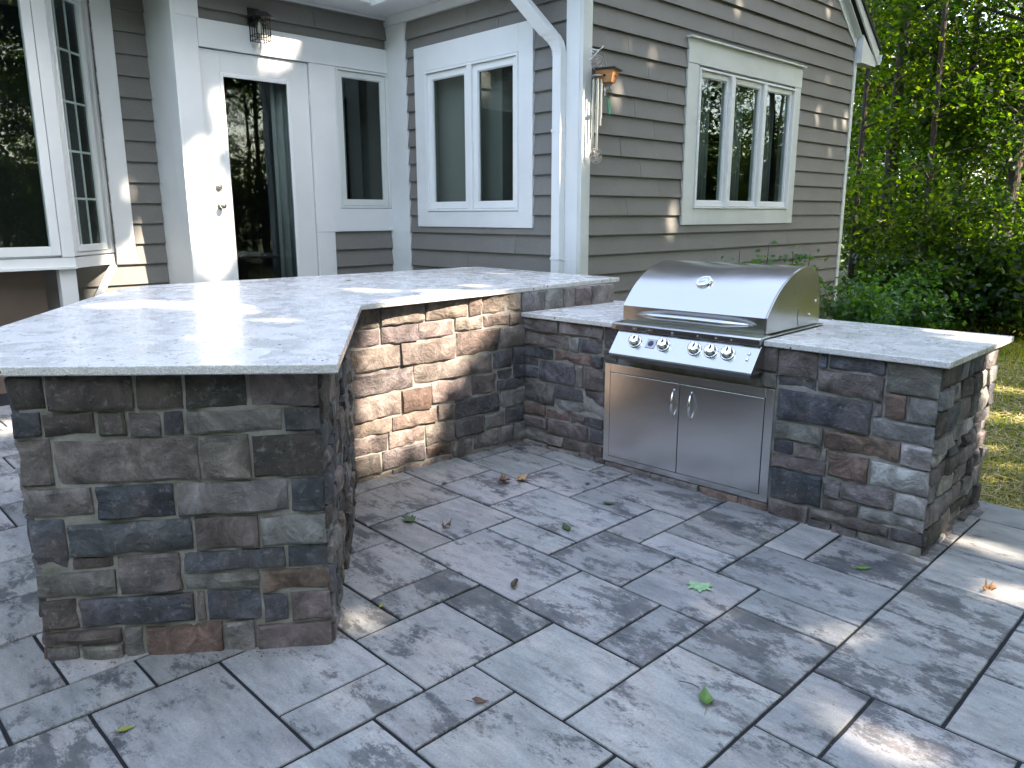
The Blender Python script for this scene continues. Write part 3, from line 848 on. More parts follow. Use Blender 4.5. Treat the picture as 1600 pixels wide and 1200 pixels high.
siding(PYy, 'inner_wall', -3.145, -.965, -.1, 3.41, .1715, 1.185-.1715*8, [OP_Y], 'wall with the double casement window')
siding(PDd, 'door_wall', -.855, 1.31, -.1, 3.47, .175, 1.009-.175*6, [OP_D, OP_S, (-.86, .60, -.1, 3.19), (.0, 1.35, 1.365, 3.19)], 'wall around the glazed door', back=[OP_D, OP_S])
siding(PBb, 'bay_wall', -4.6, -.86, -.1, 3.6, .184, 2.194-.184*13, [(-4.6, -1.32, 1.12, 3.6)], 'wall beside the bay window')
def trim(pl, rects, name='trim_board', m=M_TRIM, parent=house, bev=.002):
    out = []
    for r in rects:
        mb = MB(); pl.box(mb, *r); out.append(mb.build(name, m, parent, bevel=bev))
    return out
# corner boards and casings
trim(PRr, [(XB+.003, -3.655, -.02, .01, -.1, 3.47), (-3.654, XD+.034, -.02, .018, -.1, 3.47)], 'corner_board')
trim(PDd, [(-.856, -.659, .0, .036, -.1, 3.19), (-.856, -.637, .0, .0355, 3.192, 3.47), (.402, .600, .0, .036, -.1, 1.362), (.402, .676, .0, .036, 1.365, 2.958)], 'door_casing')
trim(PDd, [(-.657, 1.342, .0, .038, 2.961, 3.19), (.603, 1.342, .0, .0375, 1.367, 1.597), (1.31, 1.343, .0, .0365, -.1, 1.364), (1.31, 1.343, .0, .0365, 3.193, 3.47)], 'trim_board')
trim(PYy, [(-3.462, -3.147, .0, .038, -.1, 3.41), (-.963, XG-.001, .0, .04, -.1, 3.5)], 'corner_board')
trim(PGg, [(YY-.04, 1.413, .001, .04, -.1, 3.5), (6.352, 6.424, .0, .04, -.1, 3.40)], 'corner_board', M_TRIMG)
trim(PYy, [(-3.5, -.80, .0, .045, 3.412, 3.50)], 'frieze_board')
trim(PDd, [(-.86, 1.31, .0, .03, 3.472, 3.50)], 'frieze_board')
def sash(pl, win, u0, u1, z0, z1, fu, fz, w, m=M_VINYL, curtain=None, munt=None):
    """sash frame with its pane and what hangs behind it"""
    mb = MB()
    for r in ((u0, u0+fu, z0, z1), (u1-fu, u1, z0, z1), (u0+fu, u1-fu, z0, z0+fz), (u0+fu, u1-fu, z1-fz, z1)):
        pl.box(mb, r[0], r[1], w-.035, w, r[2], r[3])
    s = mb.build('sash', m, win, bevel=.002)
    mb = MB()
    for r in ((u0+fu, u0+fu+.008, z0+fz, z1-fz), (u1-fu-.008, u1-fu, z0+fz, z1-fz), (u0+fu+.008, u1-fu-.008, z0+fz, z0+fz+.008), (u0+fu+.008, u1-fu-.008, z1-fz-.008, z1-fz)):
        pl.box(mb, r[0], r[1], w-.028, w-.010, r[2], r[3])
    mb.build('glazing_bead', m, s)
    mb = MB(); pl.box(mb, u0+fu-.004, u1-fu+.004, w-.026, w-.020, z0+fz-.004, z1-fz+.004)
    mb.build('pane', M_GLASS, s)
    if munt:
        mb = MB()
        for u in munt[0]: pl.box(mb, u-.009, u+.009, w-.045, w-.030, z0+fz, z1-fz)
        for z in munt[1]: pl.box(mb, u0+fu, u1-fu, w-.0445, w-.0305, z-.009, z+.009)
        mb.build('muntins', m, s)
    return s
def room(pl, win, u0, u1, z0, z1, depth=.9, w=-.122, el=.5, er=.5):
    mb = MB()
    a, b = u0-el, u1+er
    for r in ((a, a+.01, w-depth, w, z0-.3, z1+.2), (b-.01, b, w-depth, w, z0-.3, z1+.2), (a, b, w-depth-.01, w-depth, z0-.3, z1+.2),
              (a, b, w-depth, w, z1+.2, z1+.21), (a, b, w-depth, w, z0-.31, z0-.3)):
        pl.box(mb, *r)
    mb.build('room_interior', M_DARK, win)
def curtain(pl, win, u0, u1, z0, z1, w, folds=6):
    vs = []; fs = []; n = folds*8
    for i in range(n+1):
        t = i/n; u = u0+(u1-u0)*t; d = .018*math.sin(t*folds*2*math.pi)+.006*math.sin(t*17)
        for z in (z0, z1): vs.append(pl.M @ Vector((u, w+d, z)))
        for z in (z0, z1): vs.append(pl.M @ Vector((u, w+d-.003, z)))
    for i in range(n):
        a = i*4; b = a+4
        fs += [(a, b, b+1, a+1), (a+2, a+3, b+3, b+2), (a, a+2, b+2, b), (a+1, b+1, b+3, a+3)]
    fs += [(0, 1, 3, 2), (n*4, n*4+2, n*4+3, n*4+1)]
    mb = MB(); mb.add(vs, fs); mb.build('curtain', M_CURTAIN, win, smooth=True)
def frame_box(pl, win, u0, u1, z0, z1, th, w0, w1, m=M_VINYL, mull=(), name='frame'):
    mb = MB()
    for r in ((u0, u0+th, z0, z1), (u1-th, u1, z0, z1), (u0+th, u1-th, z0, z0+th), (u0+th, u1-th, z1-th, z1)):
        pl.box(mb, r[0], r[1], w0, w1, r[2], r[3])
    for a, b in mull: pl.box(mb, a, b, w0, w1, z0+th, z1-th)
    return mb.build(name, m, win, bevel=.0015)
def group_part(name, label):
    # a window is a part of the house: its outer trim is the mesh that carries sashes and panes
    pass
def outer_trim(pl, name, label, rects, m, w=.042):
    mb = MB()
    for r in rects: pl.box(mb, r[0], r[1], 0, r[4] if len(r) > 4 else w, r[2], r[3])
    o = mb.build(name, m, house, bevel=.002); o['label'] = label; return o
# double casement
W = outer_trim(PYy, 'window', 'double casement window between inner corner and downspout',
    [(-3.0, -2.832, 1.415, 3.133), (-1.518, -1.343, 1.415, 3.133), (-2.832, -1.518, 1.415, 1.563), (-2.832, -1.518, 2.905, 3.133)], M_TRIM)
frame_box(PYy, W, -2.83, -1.52, 1.567, 2.901, .022, -.06, .050, mull=((-2.195, -2.135),))
for a, b in ((-2.806, -2.196), (-2.134, -1.544)):
    sash(PYy, W, a, b, 1.592, 2.876, .060, .058, .026)
room(PYy, W, -2.83, -1.52, 1.567, 2.90, .9, -.122, .1, .5)
# triple window
W = outer_trim(PGg, 'window', 'triple casement window under a wide header on the gable wall',
    [(2.78, 2.963, 1.432, 2.906), (4.874, 5.015, 1.432, 2.906), (2.963, 4.874, 1.432, 1.585), (2.78, 5.015, 2.908, 3.118, .046), (2.76, 5.035, 3.1185, 3.134, .085)], M_TRIMG)
frame_box(PGg, W, 2.967, 4.870, 1.589, 2.883, .020, -.06, .055, mull=((3.535, 3.60), (4.18, 4.24)))
for a, b in ((2.989, 3.534), (3.602, 4.178), (4.242, 4.848)):
    sash(PGg, W, a, b, 1.612, 2.862, .050, .050, .028)
    curtain(PGg, W, b-.25, b-.02, 1.45, 2.95, -.17, 4)
room(PGg, W, 2.967, 4.870, 1.589, 2.883)
# sidelight
W = outer_trim(PDd, 'window', 'single narrow window between the door and the inner corner', [(.6775, .6885, 1.60, 2.9585, .037), (1.302, 1.341, 1.60, 2.9585, .037)], M_TRIM)
frame_box(PDd, W, .690, 1.300, 1.602, 2.956, .022, -.05, .040, M_TRIMG)
sash(PDd, W, .714, 1.276, 1.627, 2.931, .048, .055, .026, M_TRIMG)
curtain(PDd, W, .76, .90, 1.5, 2.95, -.16, 3)
room(PDd, W, .69, 1.30, 1.60, 2.95, .9, -.122, .1, .5)
# door
mb = MB()
zt = 2.953
for r in ((-.652, -.468, .47, zt), (.178, .394, .47, zt), (-.468, .178, 2.752, zt), (-.468, .178, .47, .70)):
    PDd.box(mb, r[0], r[1], -.03, .012, r[2], r[3])
door = mb.build('door', M_TRIM, house, bevel=.002); door['label'] = 'white door with a tall single glass light'
mb = MB()
for r in ((-.486, -.452, .69, 2.77), (.162, .196, .69, 2.77), (-.452, .162, 2.736, 2.77), (-.452, .162, .69, .724)):
    PDd.box(mb, r[0], r[1], .0125, .024, r[2], r[3])
mb.build('glass_moulding', M_VINYL, door, bevel=.004)
mb = MB(); PDd.box(mb, -.47, .18, -.012, -.004, .70, 2.755); mb.build('pane', M_GLASS, door)
mb = MB(); PDd.box(mb, -.655, .397, -.06, -.035, .45, .47); mb.build('threshold', M_DKSTEEL, door)
curtain(PDd, door, .05, .30, .6, 2.85, -.10, 3)
room(PDd, door, -.65, .39, .60, 2.95, 1.4, -.13, .15, .15)
def knob_on(y, z, rose, ball):
    K = Matrix.Translation(PDd.M @ Vector((y, .0125, z))) @ Vector(PDd.M.col[1][:3]).to_track_quat('Z', 'Y').to_matrix().to_4x4()
    return K
M_NICKEL = m_simple('satin_nickel', (.62, .58, .50), .25, 1.0)
MB().lathe([(.033, 0), (.033, .008), (.024, .014), (.024, .026), (.018, .028)], knob_on(-.569, 1.783, 0, 0), 24).build('deadbolt', M_NICKEL, door, smooth=True, angle=40)
MB().lathe([(.033, 0), (.033, .008), (.014, .014), (.013, .038), (.026, .046), (.031, .060), (.026, .074), (.010, .080)], knob_on(-.566, 1.615, 0, 0), 24).build('handle', M_NICKEL, door, smooth=True, angle=50)
for z in (2.62, 1.70, .78):
    mb = MB(); PDd.box(mb, .3955, .4045, .012, .030, z-.05, z+.05); mb.build('hinge', M_TRIM, door)
# bay window
c45 = Plane((-3.66, -1.768), (-.70711, .70711))
BF = Plane((-3.66, 0), (0, 1))
L45 = .632
bay_mb = MB()
ob = [(-3.66, -4.4), (-3.66, -1.768), (-4.10, -1.328), (-4.10, -4.4)]
hb = [(p[0]-HB.x, p[1]-HB.y) for p in ob]
bay_mb.prism(hb, 1.10, 1.19)
bay = bay_mb.build('bay_window', M_TRIM, house, bevel=.003); bay['label'] = 'bay window with a large picture pane and an angled divided side light'
mb = MB(); mb.prism(hb, 3.35, 3.55); mb.build('bay_roof', M_TRIM, bay)
mb = MB(); BF.box(mb, -1.865, -1.770, -.05, .004, 1.192, 3.348); mb.build('bay_post', M_TRIM, bay, bevel=.003)
mb = MB()
for r in ((-1.942, -1.872, 1.21, 3.34), (-4.3, -4.2, 1.21, 3.34), (-4.2, -1.942, 1.21, 1.283), (-4.2, -1.942, 3.27, 3.34)): BF.box(mb, r[0], r[1], -.05, .010, r[2], r[3])
pf = mb.build('picture_frame', M_VINYL, bay, bevel=.002)
mb = MB(); BF.box(mb, -4.21, -1.935, -.022, -.014, 1.276, 3.28); mb.build('pane', M_GLASS, pf)
mb = MB(); BF.box(mb, -4.3, -1.768, -.02, .03, 1.098, 1.118); mb.build('bay_sill', M_TRIM, bay)
# the angled side
mb = MB()
for r in ((.006, .055, 1.20, 3.348), (.585, .630, 1.20, 3.348), (.055, .585, 1.20, 1.232), (.055, .585, 3.30, 3.348)): c45.box(mb, r[0], r[1], -.05, .002, r[2], r[3])
af = mb.build('angled_frame', M_TRIM, bay, bevel=.002)
mb = MB()
for r in ((.058, .078, 1.235, 3.298), (.468, .510, 1.235, 3.298), (.078, .468, 1.235, 1.290), (.078, .468, 3.25, 3.298)): c45.box(mb, r[0], r[1], -.03, .010, r[2], r[3])
mb.build('sash', M_VINYL, af, bevel=.002)
mb = MB(); c45.box(mb, .075, .472, -.018, -.012, 1.285, 3.255); mb.build('pane', M_GLASS, af)
mb = MB()
for u in (.165, .32): c45.box(mb, u-.007, u+.007, -.034, -.024, 1.29, 3.25)
for z in (1.67, 2.055, 2.45, 2.855): c45.box(mb, .078, .468, -.0335, -.0245, z-.009, z+.009)
mb.build('muntins', M_VINYL, af)
trim(PBb, [(-1.315, -1.15, .0, .042, 1.10, 3.6)], 'window_casing')
mb = MB()
ib = [(-3.74-HB.x, -4.3-HB.y), (-3.74-HB.x, -1.80-HB.y), (-4.14-HB.x, -1.40-HB.y), (-4.9-HB.x, -1.40-HB.y), (-4.9-HB.x, -4.3-HB.y)]
for (a, b) in zip(ib[2:], ib[3:]+ib[:1]):
    pass
n = len(ib)
mb.add([(x, y, z) for z in (1.19, 3.36) for x, y in ib], [(2, 3, n+3, n+2), (3, 4, n+4, n+3), (4, 0, n, n+4)])
mb.build('room_interior', M_DARK, bay)
mb = MB(); mb.add([(-4.10-HB.x, y-HB.y, z) for y in (-1.45, -1.75) for z in (1.19, 3.3)], [(0, 1, 3, 2)])
mb = MB(); BF.box(mb, -1.90, -1.775, -.10, -.006, .0, 1.097); mb.build('bay_support', M_TRIM, bay)
mb = MB(); BF.box(mb, -4.4, -1.95, -.30, -.28, .0, 1.09); mb.build('shaded_siding_panel', m_simple('shaded_siding_brown', (.20, .15, .12), .7, nscale=3, namt=.15), bay)  # brown sheet painted as the siding in shade under the bay
a = Vector((XB+.03-HB.x, -1.35-HB.y, 1.09)); b = Vector((XB+.30-HB.x, -1.72-HB.y, .60))
mb = MB(); dr = (b-a); Mx = Matrix.Translation(a) @ dr.to_track_quat('Z', 'Y').to_matrix().to_4x4()
mb.box((-.022, -.022, 0), (.022, .022, dr.length), Mx); mb.build('brace', M_TRIM, bay)
# eaves, gutters, roofs
def hx(p): return (p[0]-HB.x, p[1]-HB.y)
ov = .34
MB().prism([hx(p) for p in ((-3.5, -1.2), (-3.5+ov, -1.2), (-3.5+ov, YY-ov), (-.62, YY-ov), (-.62, YY), (-3.5, YY))], 3.502, 3.53).build('soffit', M_TRIM, house)
def gutter(a, b, z, name='gutter'):
    a = Vector((*hx(a), z)); b = Vector((*hx(b), z)); t = (b-a).normalized(); nn = Vector((t.y, -t.x, 0))
    pr = [(0, 0), (.065, 0), (.075, .03), (.095, .055), (.10, .115), (.108, .125), (.092, .125), (.088, .06), (.06, .012), (.008, .012), (.008, .125), (0, .125)]
    vs = [a+nn*x+Vector((0, 0, y)) for x, y in pr]+[b+nn*x+Vector((0, 0, y)) for x, y in pr]
    m = len(pr); mb = MB(); mb.add(vs, [tuple(range(m))[::-1], tuple(range(m, 2*m))]+[(i, (i+1) % m, m+(i+1) % m, m+i) for i in range(m)])
    return mb.build(name, M_VINYL, house)
gutter((-3.5+ov, -1.2), (-3.5+ov, YY-ov-.108), 3.50)
gutter((-3.5+ov, YY-ov), (-.66, YY-ov), 3.50)
gutter((XG+.125, 6.845), (XG-3, 6.845), 3.375)
def slabroof(pts, th, name='roof', m=M_SHINGLE, label=None):
    n = len(pts); vs = [Vector((*hx(p), p[2])) for p in pts]+[Vector((*hx(p), p[2]+th)) for p in pts]
    mb = MB(); mb.add(vs, [tuple(range(n))[::-1], tuple(range(n, 2*n))]+[(i, (i+1) % n, n+(i+1) % n, n+i) for i in range(n)])
    return mb.build(name, m, house)
PKY, PKZ = 3.88, 3.50+(6.37-3.88)*SP+.10
slabroof([(XG+.14, 1.0, 3.58-.04), (XG+.14, PKY, PKZ+.10), (-9, PKY, PKZ+.10), (-9, 1.0, 3.58-.04)], .05)
slabroof([(XG+.14, PKY, PKZ+.10), (XG+.14, 6.86, 3.535), (-9, 6.86, 3.535), (-9, PKY, PKZ+.10)], .05)
slabroof([(-3.12, -9, 3.62), (-3.12, 1.0, 3.62), (-9, 1.0, 6.2), (-9, -9, 6.2)], .05)
# rake boards: fascia, and the small box of the eave return
def rakeboard(y0, z0, y1, z1, h, w0, w1, name='rake_board', m=M_TRIM):
    vs = [PGg.M @ Vector((y, w, z)) for w in (w0, w1) for (y, z) in ((y0, z0), (y1, z1), (y1, z1+h), (y0, z0+h))]
    mb = MB(); mb.add(vs, [(0,1,2,3)[::-1],(4,5,6,7),(0,4,7,3)[::-1],(1,2,6,5)[::-1],(0,1,5,4),(3,7,6,2)])
    return mb.build(name, m, house)
rakeboard(6.37, 3.50, PKY, 3.50+(6.37-PKY)*SP, .14, 0, .035, 'frieze_board')
rakeboard(6.36, 3.635, PKY, 3.635+(6.37-PKY)*SP, .012, .035, .10, 'rake_soffit')
rakeboard(6.86, 3.37, PKY, 3.37+(6.86-PKY)*SP, .16, .10, .12)
rakeboard(1.36, 3.50, PKY, 3.50+(PKY-1.36)*SP, .14, 0, .035, 'frieze_board')
rakeboard(1.0, 3.46, PKY, 3.46+(PKY-1.0)*SP, .16, .10, .12)
vs = [PGg.M @ Vector((y, w, z)) for w in (0, .099) for (y, z) in ((6.40, 3.345), (6.83, 3.345), (6.83, 3.40), (6.40, 3.66))]
mb = MB(); mb.add(vs, [(3,2,1,0),(4,5,6,7),(0,1,5,4),(1,2,6,5),(2,3,7,6),(3,0,4,7)]); mb.build('eave_return', M_TRIM, house)
# bulk of the house behind the visible walls
mb = MB()
for a, b in (((-9, 1.47, -.1), (-1.9, 6.42, 3.49)), ((-9, 6.36, -.1), (-.82, 6.42, 3.49)), ((-9, -8, -.1), (-5.2, 1.40, 3.6)), ((-4.12, -8, -.1), (-4.107, -4.6, 3.6))):
    mb.box((a[0]-HB.x, a[1]-HB.y, a[2]), (b[0]-HB.x, b[1]-HB.y, b[2]))
mb.build('rear_walls', M_SIDING, house)
# downspout
def rect_tube(pts, w, d, ribs=()):
    vs = []; fs = []
    for i_, p in enumerate(pts):
        kx, ky = (1, 1) if i_ < 4 else (1+.55*min(1, (i_-3)/6), 1+.25*min(1, (i_-3)/6))
        for (a, b) in ((-w/2*kx, -d/2*ky), (w/2*kx, -d/2*ky), (w/2*kx, d/2*ky), (-w/2*kx, d/2*ky)):
            vs.append((p[0]+a, p[1]+b, p[2]))
    for i in range(len(pts)-1):
        for k in range(4): fs.append((i*4+k, i*4+(k+1) % 4, (i+1)*4+(k+1) % 4, (i+1)*4+k))
    fs.append((0, 3, 2, 1)); fs.append(tuple(range((len(pts)-1)*4, len(pts)*4)))
    mb = MB(); mb.add(vs, fs); return mb
dx, dy = -1.005-HB.x, YY-.075-HB.y
pts = [(dx, dy, .0), (dx, dy, 2.80)]
for i in range(1, 9):
    t = i/8; pts.append((dx-.07*t*t, dy-.05*t*t, 2.80+.16*t+(.004 if i % 2 else 0)))
for i in range(1, 7):
    t = i/6; pts.append((dx-.07-.24*t, dy-.05-.17*t, 2.96+.34*t))
for i in range(1, 7):
    t = i/6; pts.append((dx-.31-.05*t*(2-t), dy-.22-.05*t, 3.30+.20*t+(.004 if i % 2 else 0)))
dsp = rect_tube(pts[::1], .095, .07).build('downspout', M_VINYL, house, bevel=.006)
rb = MB()
for i in range(8):
    z_ = 2.80+.02*i
    rb.box((dx-.050-.0011*i*i, dy-.038-.0008*i*i, z_), (dx+.050-.0011*i*i, dy+.02, z_+.006))
rb.build('elbow_ribs', M_VINYL, dsp)
for z_ in (1.15, 2.2):
    MB().box((dx-.052, dy-.038, z_), (dx+.052, dy+.07, z_+.025)).build('downspout_strap', M_VINYL, dsp)

# ------------------------------------------------------------------ wall lamp
lp0 = H2W(XD+.03, -.13, 3.28)
lamp = empty('wall_lamp', lp0, HA, 'black lantern with a square wire cage above the door', 'wall lamp')
MB().box((-.012, -.055, -.07), (.012, .055, .07)).build('back_plate', M_BLACK, lamp, bevel=.003)
cap = MB()
cap.add([(.02,-.095,-.03),(.21,-.095,-.03),(.21,.095,-.03),(.02,.095,-.03),(.05,-.05,.02),(.17,-.05,.02),(.17,.05,.02),(.05,.05,.02)], [(0,3,2,1),(4,5,6,7),(0,1,5,4),(1,2,6,5),(2,3,7,6),(3,0,4,7)])
cap.build('lamp_cap', M_BLACK, lamp, bevel=.003)
MB().box((0, -.012, -.005), (.08, .012, .015)).build('arm', M_BLACK, lamp)
cg = MB()
x0, x1, y0, y1, za, zb = .045, .175, -.065, .065, -.225, -.03
r = .004
for x in (x0, x1):
    for y in (y0, y1): cg.box((x-r, y-r, za), (x+r, y+r, zb))
for x in (x0, x1):
    for t in (-.022, .022): cg.box((x-.0025, t-.0025, za), (x+.0025, t+.0025, zb))
for y in (y0, y1):
    for t in (.088, .132): cg.box((t-.0025, y-.0025, za), (t+.0025, y+.0025, zb))
for z_ in (za, za+.045, zb-.05):
    for y in (y0, y1): cg.box((x0-r, y-r, z_), (x1+r, y+r, z_+.006))
    for x in (x0, x1): cg.box((x-r, y0, z_+.0005), (x+r, y1, z_+.0055))
cg.build('cage', M_BLACK, lamp)
M_LGL = m_glass('lamp_glass', (.97, .97, .95))
MB().lathe([(.040, -.20), (.042, -.12), (.040, -.035), (.037, -.035), (.037, -.20)], Matrix.Translation((.11, 0, 0)), 20).build('glass_shade', M_LGL, lamp, smooth=True)
MB().lathe([(.006, -.04), (.012, -.06), (.020, -.10), (.022, -.13), (.012, -.155), (.003, -.16)][::-1], Matrix.Translation((.11, 0, 0)), 14).build('bulb', m_simple('bulb_glass', (.85, .83, .78), .2), lamp, smooth=True)

# ------------------------------------------------------------------ things hanging at the corner
bk = empty('hanging_bracket', H2W(XG+.03, 1.375, 2.80), HA, 'white scrolled iron bracket screwed to the corner board', 'bracket')
MB().box((0, -.01, -.06), (.008, .01, .06)).build('mount_plate', M_VINYL, bk)
arm = MB()
arm.tube([(.006, .0, .035), (.03, .01, .028), (.055, .025, .018), (.075, .04, .016), (.09, .055, .028), (.10, .07, .048)], .0045, 8)
arm.tube([(.006, .0, -.05), (.025, .008, -.045), (.045, .018, -.025), (.06, .03, -.004), (.075, .042, .012)], .0045, 8)
arm.tube([(.03+.016*math.cos(a), .008+.004*math.cos(a), -.005+.018*math.sin(a)) for a in [i*.5 for i in range(12)]], .003, 6)
arm.build('scroll_arm', M_VINYL, bk, smooth=True)
M_ALU = m_simple('chime_aluminium', (.75, .74, .72), .3, .9)
M_PEWT = m_simple('pewter_wire', (.42, .40, .38), .4, .7)
cx_, cy_ = XG+.115, 1.395
chm = empty('wind_chime', H2W(cx_, cy_, 2.80), HA, 'wind chime of silver tubes with filigree discs hanging at the house corner', 'wind chime')
def filigree(parent, z, R, name, seed, tilt=.3):
    mb = MB(); rr = random.Random(seed)
    for q in range(15):
        c = (rr.uniform(-.6, .6)*R, rr.uniform(-.6, .6)*R); r0 = R*rr.uniform(.16, .38)
        if math.hypot(*c)+r0 > R: continue
        pts = [(.25*(c[0]+r0*math.cos(a)), c[0]+r0*math.cos(a), z+c[1]+r0*math.sin(a)) for a in [i*.7 for i in range(10)]]
        mb.tube(pts, .0028, 5)
    mb.tube([(.25*R*math.cos(a), R*math.cos(a), z+R*math.sin(a)) for a in [i*.4 for i in range(17)]], .0032, 5)
    return mb.build(name, M_PEWT, parent, smooth=True)
filigree(chm, -.085, .062, 'filigree_disc', 3)
MB().lathe([(.045, -.185), (.045, -.175)], Matrix.Identity(4), 20).build('top_ring', M_PEWT, chm)
for q in range(6):
    a = q*math.pi/3+.3; x, y = .036*math.cos(a), .036*math.sin(a); L_ = .30+.05*q
    tb_ = MB().tube([(x, y, -.21), (x, y, -.21-L_)], .0088, 10).build('chime_tube', M_ALU, chm, smooth=True, angle=40)
    MB().tube([(x, y, -.18), (x, y, -.21)], .001, 4).build('cord', M_PEWT, tb_)
MB().lathe([(.022, -.43), (.022, -.42)], Matrix.Identity(4), 16).build('striker', M_PEWT, chm)
MB().tube([(0, 0, -.02), (0, 0, -.78)], .0014, 5).build('cord', M_PEWT, chm)
filigree(chm, -.80, .06, 'filigree_pendant', 8)
bh = empty('birdhouse', H2W(cx_+.03, cy_+.085, 2.665), HA+.35, 'small cedar birdhouse box with two holes hanging beside the chime', 'birdhouse')
mb = MB()
w0, w1, hh = .052, .080, .095
mb.add([(-w0,-w0,-hh),(w0,-w0,-hh),(w0,w0,-hh),(-w0,w0,-hh),(-w1,-w1,0),(w1,-w1,0),(w1,w1,0),(-w1,w1,0)], [(0,3,2,1),(4,5,6,7),(0,1,5,4),(1,2,6,5),(2,3,7,6),(3,0,4,7)])
mb.build('box', M_WOOD, bh, bevel=.002)
MB().box((-.098, -.098, .0), (.098, .098, .012)).build('roof_board', M_BLACK, bh, bevel=.002)
hm = MB()
for (p, ax) in (((.0, -.0665, -.045), 'y'), ((.0665, .0, -.045), 'x')):
    Rm = Matrix.Rotation(math.pi/2, 4, 'X') if ax == 'y' else Matrix.Rotation(math.pi/2, 4, 'Y')
    hm.lathe([(.010, 0), (.010, .003)], Matrix.Translation(p) @ Rm, 12)
hm.build('entry_hole', M_DARK, bh)
MB().tube([(0, 0, .012), (-.02, -.03, .13)], .0015, 5).build('cord', M_PEWT, bh)
rbn = empty('hanging_cup', H2W(cx_+.03, cy_+.10, 2.57), HA, 'clear plastic cup with a green cord hanging below the birdhouse', 'ornament')
MB().lathe([(.036, -.10), (.030, .0), (.027, .0), (.033, -.10)], Matrix.Identity(4), 18).build('cup', M_LGL, rbn, smooth=True)
M_GREEN = m_simple('green_cord', (.05, .42, .22), .6)
rr = random.Random(4)
mb = MB()
for q in range(4):
    pts = [(.012*math.sin(q*2+t*.8), .016*math.cos(q*1.7+t*.9)+.003*t, -.10-.018*t) for t in range(9)]
    mb.tube(pts, .0028, 5)
mb.build('green_cord', M_GREEN, rbn, smooth=True)

# ------------------------------------------------------------------ fallen leaves
def leafshape(kind, L, rr):
    """outline in the xy plane with the tip at +x, slightly cupped"""
    if kind == 'maple':
        ang = [0, 14, 22, 34, 44, 60, 72, 88, 100, 118, 134, 160, 180]
        rad = [1, .62, .74, .55, .95, .60, .50, .80, .52, .62, .40, .30, .12]
    else:
        ang = [0, 12, 25, 40, 60, 85, 110, 140, 180]
        rad = [1, .72, .56, .47, .42, .43, .50, .68, .95]
    pts = [(rad[i]*math.cos(math.radians(a)), rad[i]*math.sin(math.radians(a))*(.9 if kind == 'oval' else 1)) for i, a in enumerate(ang)]
    pts += [(p[0], -p[1]) for p in pts[-2:0:-1]]
    return [(x*L/2, y*L/2) for x, y in pts]
def fallen(name, x, y, L, rot, kind, col, label, group=None, curl=.15, lift=.004, crumple=0.0, cat='leaf', z=None):
    rr = random.Random(int(abs(x*1000)+abs(y*777)))
    z = gz(x, y)+.0045 if z is None else z
    pts = leafshape(kind, L, rr)
    vs = [(0, 0, 0)]; n = len(pts)
    def hgt(px, py):
        return lift + abs(py)*curl + crumple*L*noise.noise((px*28/L*.1+x*9, py*28/L*.1, y*5)) + (px*px)/L*curl
    mid = [(px*.5, py*.5) for px, py in pts]
    vs = [(0, 0, hgt(0, 0))]+[(a, b, hgt(a, b)) for a, b in mid]+[(a, b, hgt(a, b)) for a, b in pts]
    fs = [(0, 1+i, 1+(i+1) % n) for i in range(n)]+[(1+i, n+1+i, n+1+(i+1) % n, 1+(i+1) % n) for i in range(n)]
    m0 = min(v[2] for v in vs); vs = [(a, b, c-m0+.0015) for a, b, c in vs]
    mb = MB(); mb.add(vs, fs)
    # a stem
    mb.tube([(-L*.45, 0, .002), (-L*.62, L*.03, .004), (-L*.8, L*.09, .002)], .0011, 5)
    m = bpy.data.materials.get('fallen_'+col[0])
    if not m:
        m = m_simple('fallen_'+col[0], col[1], .5, nscale=30, namt=.35, bs=.4, bscale=60)
    o = mb.build(name, m, None, loc=(x, y, z))
    o.rotation_euler = (0, 0, rot)
    sm = o.modifiers.new('thickness', 'SOLIDIFY'); sm.thickness = .0006
    return tag(o, label, cat, group)
GR = ('green', (.10, .20, .04)); LG = ('pale_green', (.25, .42, .22)); BR = ('brown', (.17, .09, .04)); TN = ('tan', (.42, .26, .12)); OL = ('olive', (.20, .22, .04)); DG = ('dark_green', (.035, .08, .02)); DB = ('dark_brown', (.05, .04, .02))
fallen('green_leaf', 1.112, -.966, .105, 2.55, 'oval', DG, 'large dark green oval leaf in front of the grill doors', curl=.25)
fallen('green_leaf', 1.059, -.554, .075, .9, 'oval', DG, 'small curled green leaf nearest the grill doors', curl=.5)
fallen('dead_leaf', .425, -.745, .12, .4, 'maple', BR, 'crumpled brown dead leaf by the tall bar wall, left of its pair', curl=.5, crumple=.5)
fallen('dead_leaf', .475, -.655, .11, 1.2, 'maple', TN, 'light tan dead leaf touching the crumpled brown one by the bar wall', curl=.4, crumple=.4)
fallen('dead_leaf', .71, -1.411, .075, 2.2, 'maple', BR, 'small rusty crumpled leaf beside the green maple leaf', curl=.7, crumple=.6)
fallen('maple_leaf', .516, -1.478, .12, 3.9, 'maple', DG, 'dark green lobed leaf near the inner corner of the tall bar', curl=.3)
fallen('maple_leaf', 1.908, -1.005, .155, -1.0, 'maple', LG, 'pale green maple leaf lying flat on the paving in front of the island', curl=.08)
fallen('dead_leaf', 1.373, -1.592, .075, 5.3, 'oval', DB, 'dark curled dead leaf on the big light paver', curl=.8, crumple=.3)
fallen('green_leaf', 2.352, -1.682, .105, 2.2, 'oval', GR, 'pointed green leaf standing folded on the large foreground paver', curl=.6)
fallen('green_leaf', 2.331, -.323, .078, .9, 'oval', GR, 'small bright green leaf by the right end of the grill island', curl=.25)
fallen('leaf_scrap', 1.859, -2.23, .06, .6, 'oval', ('rust', (.12, .06, .035)), 'thin curled brown leaf scrap on a foreground paver', curl=.9)
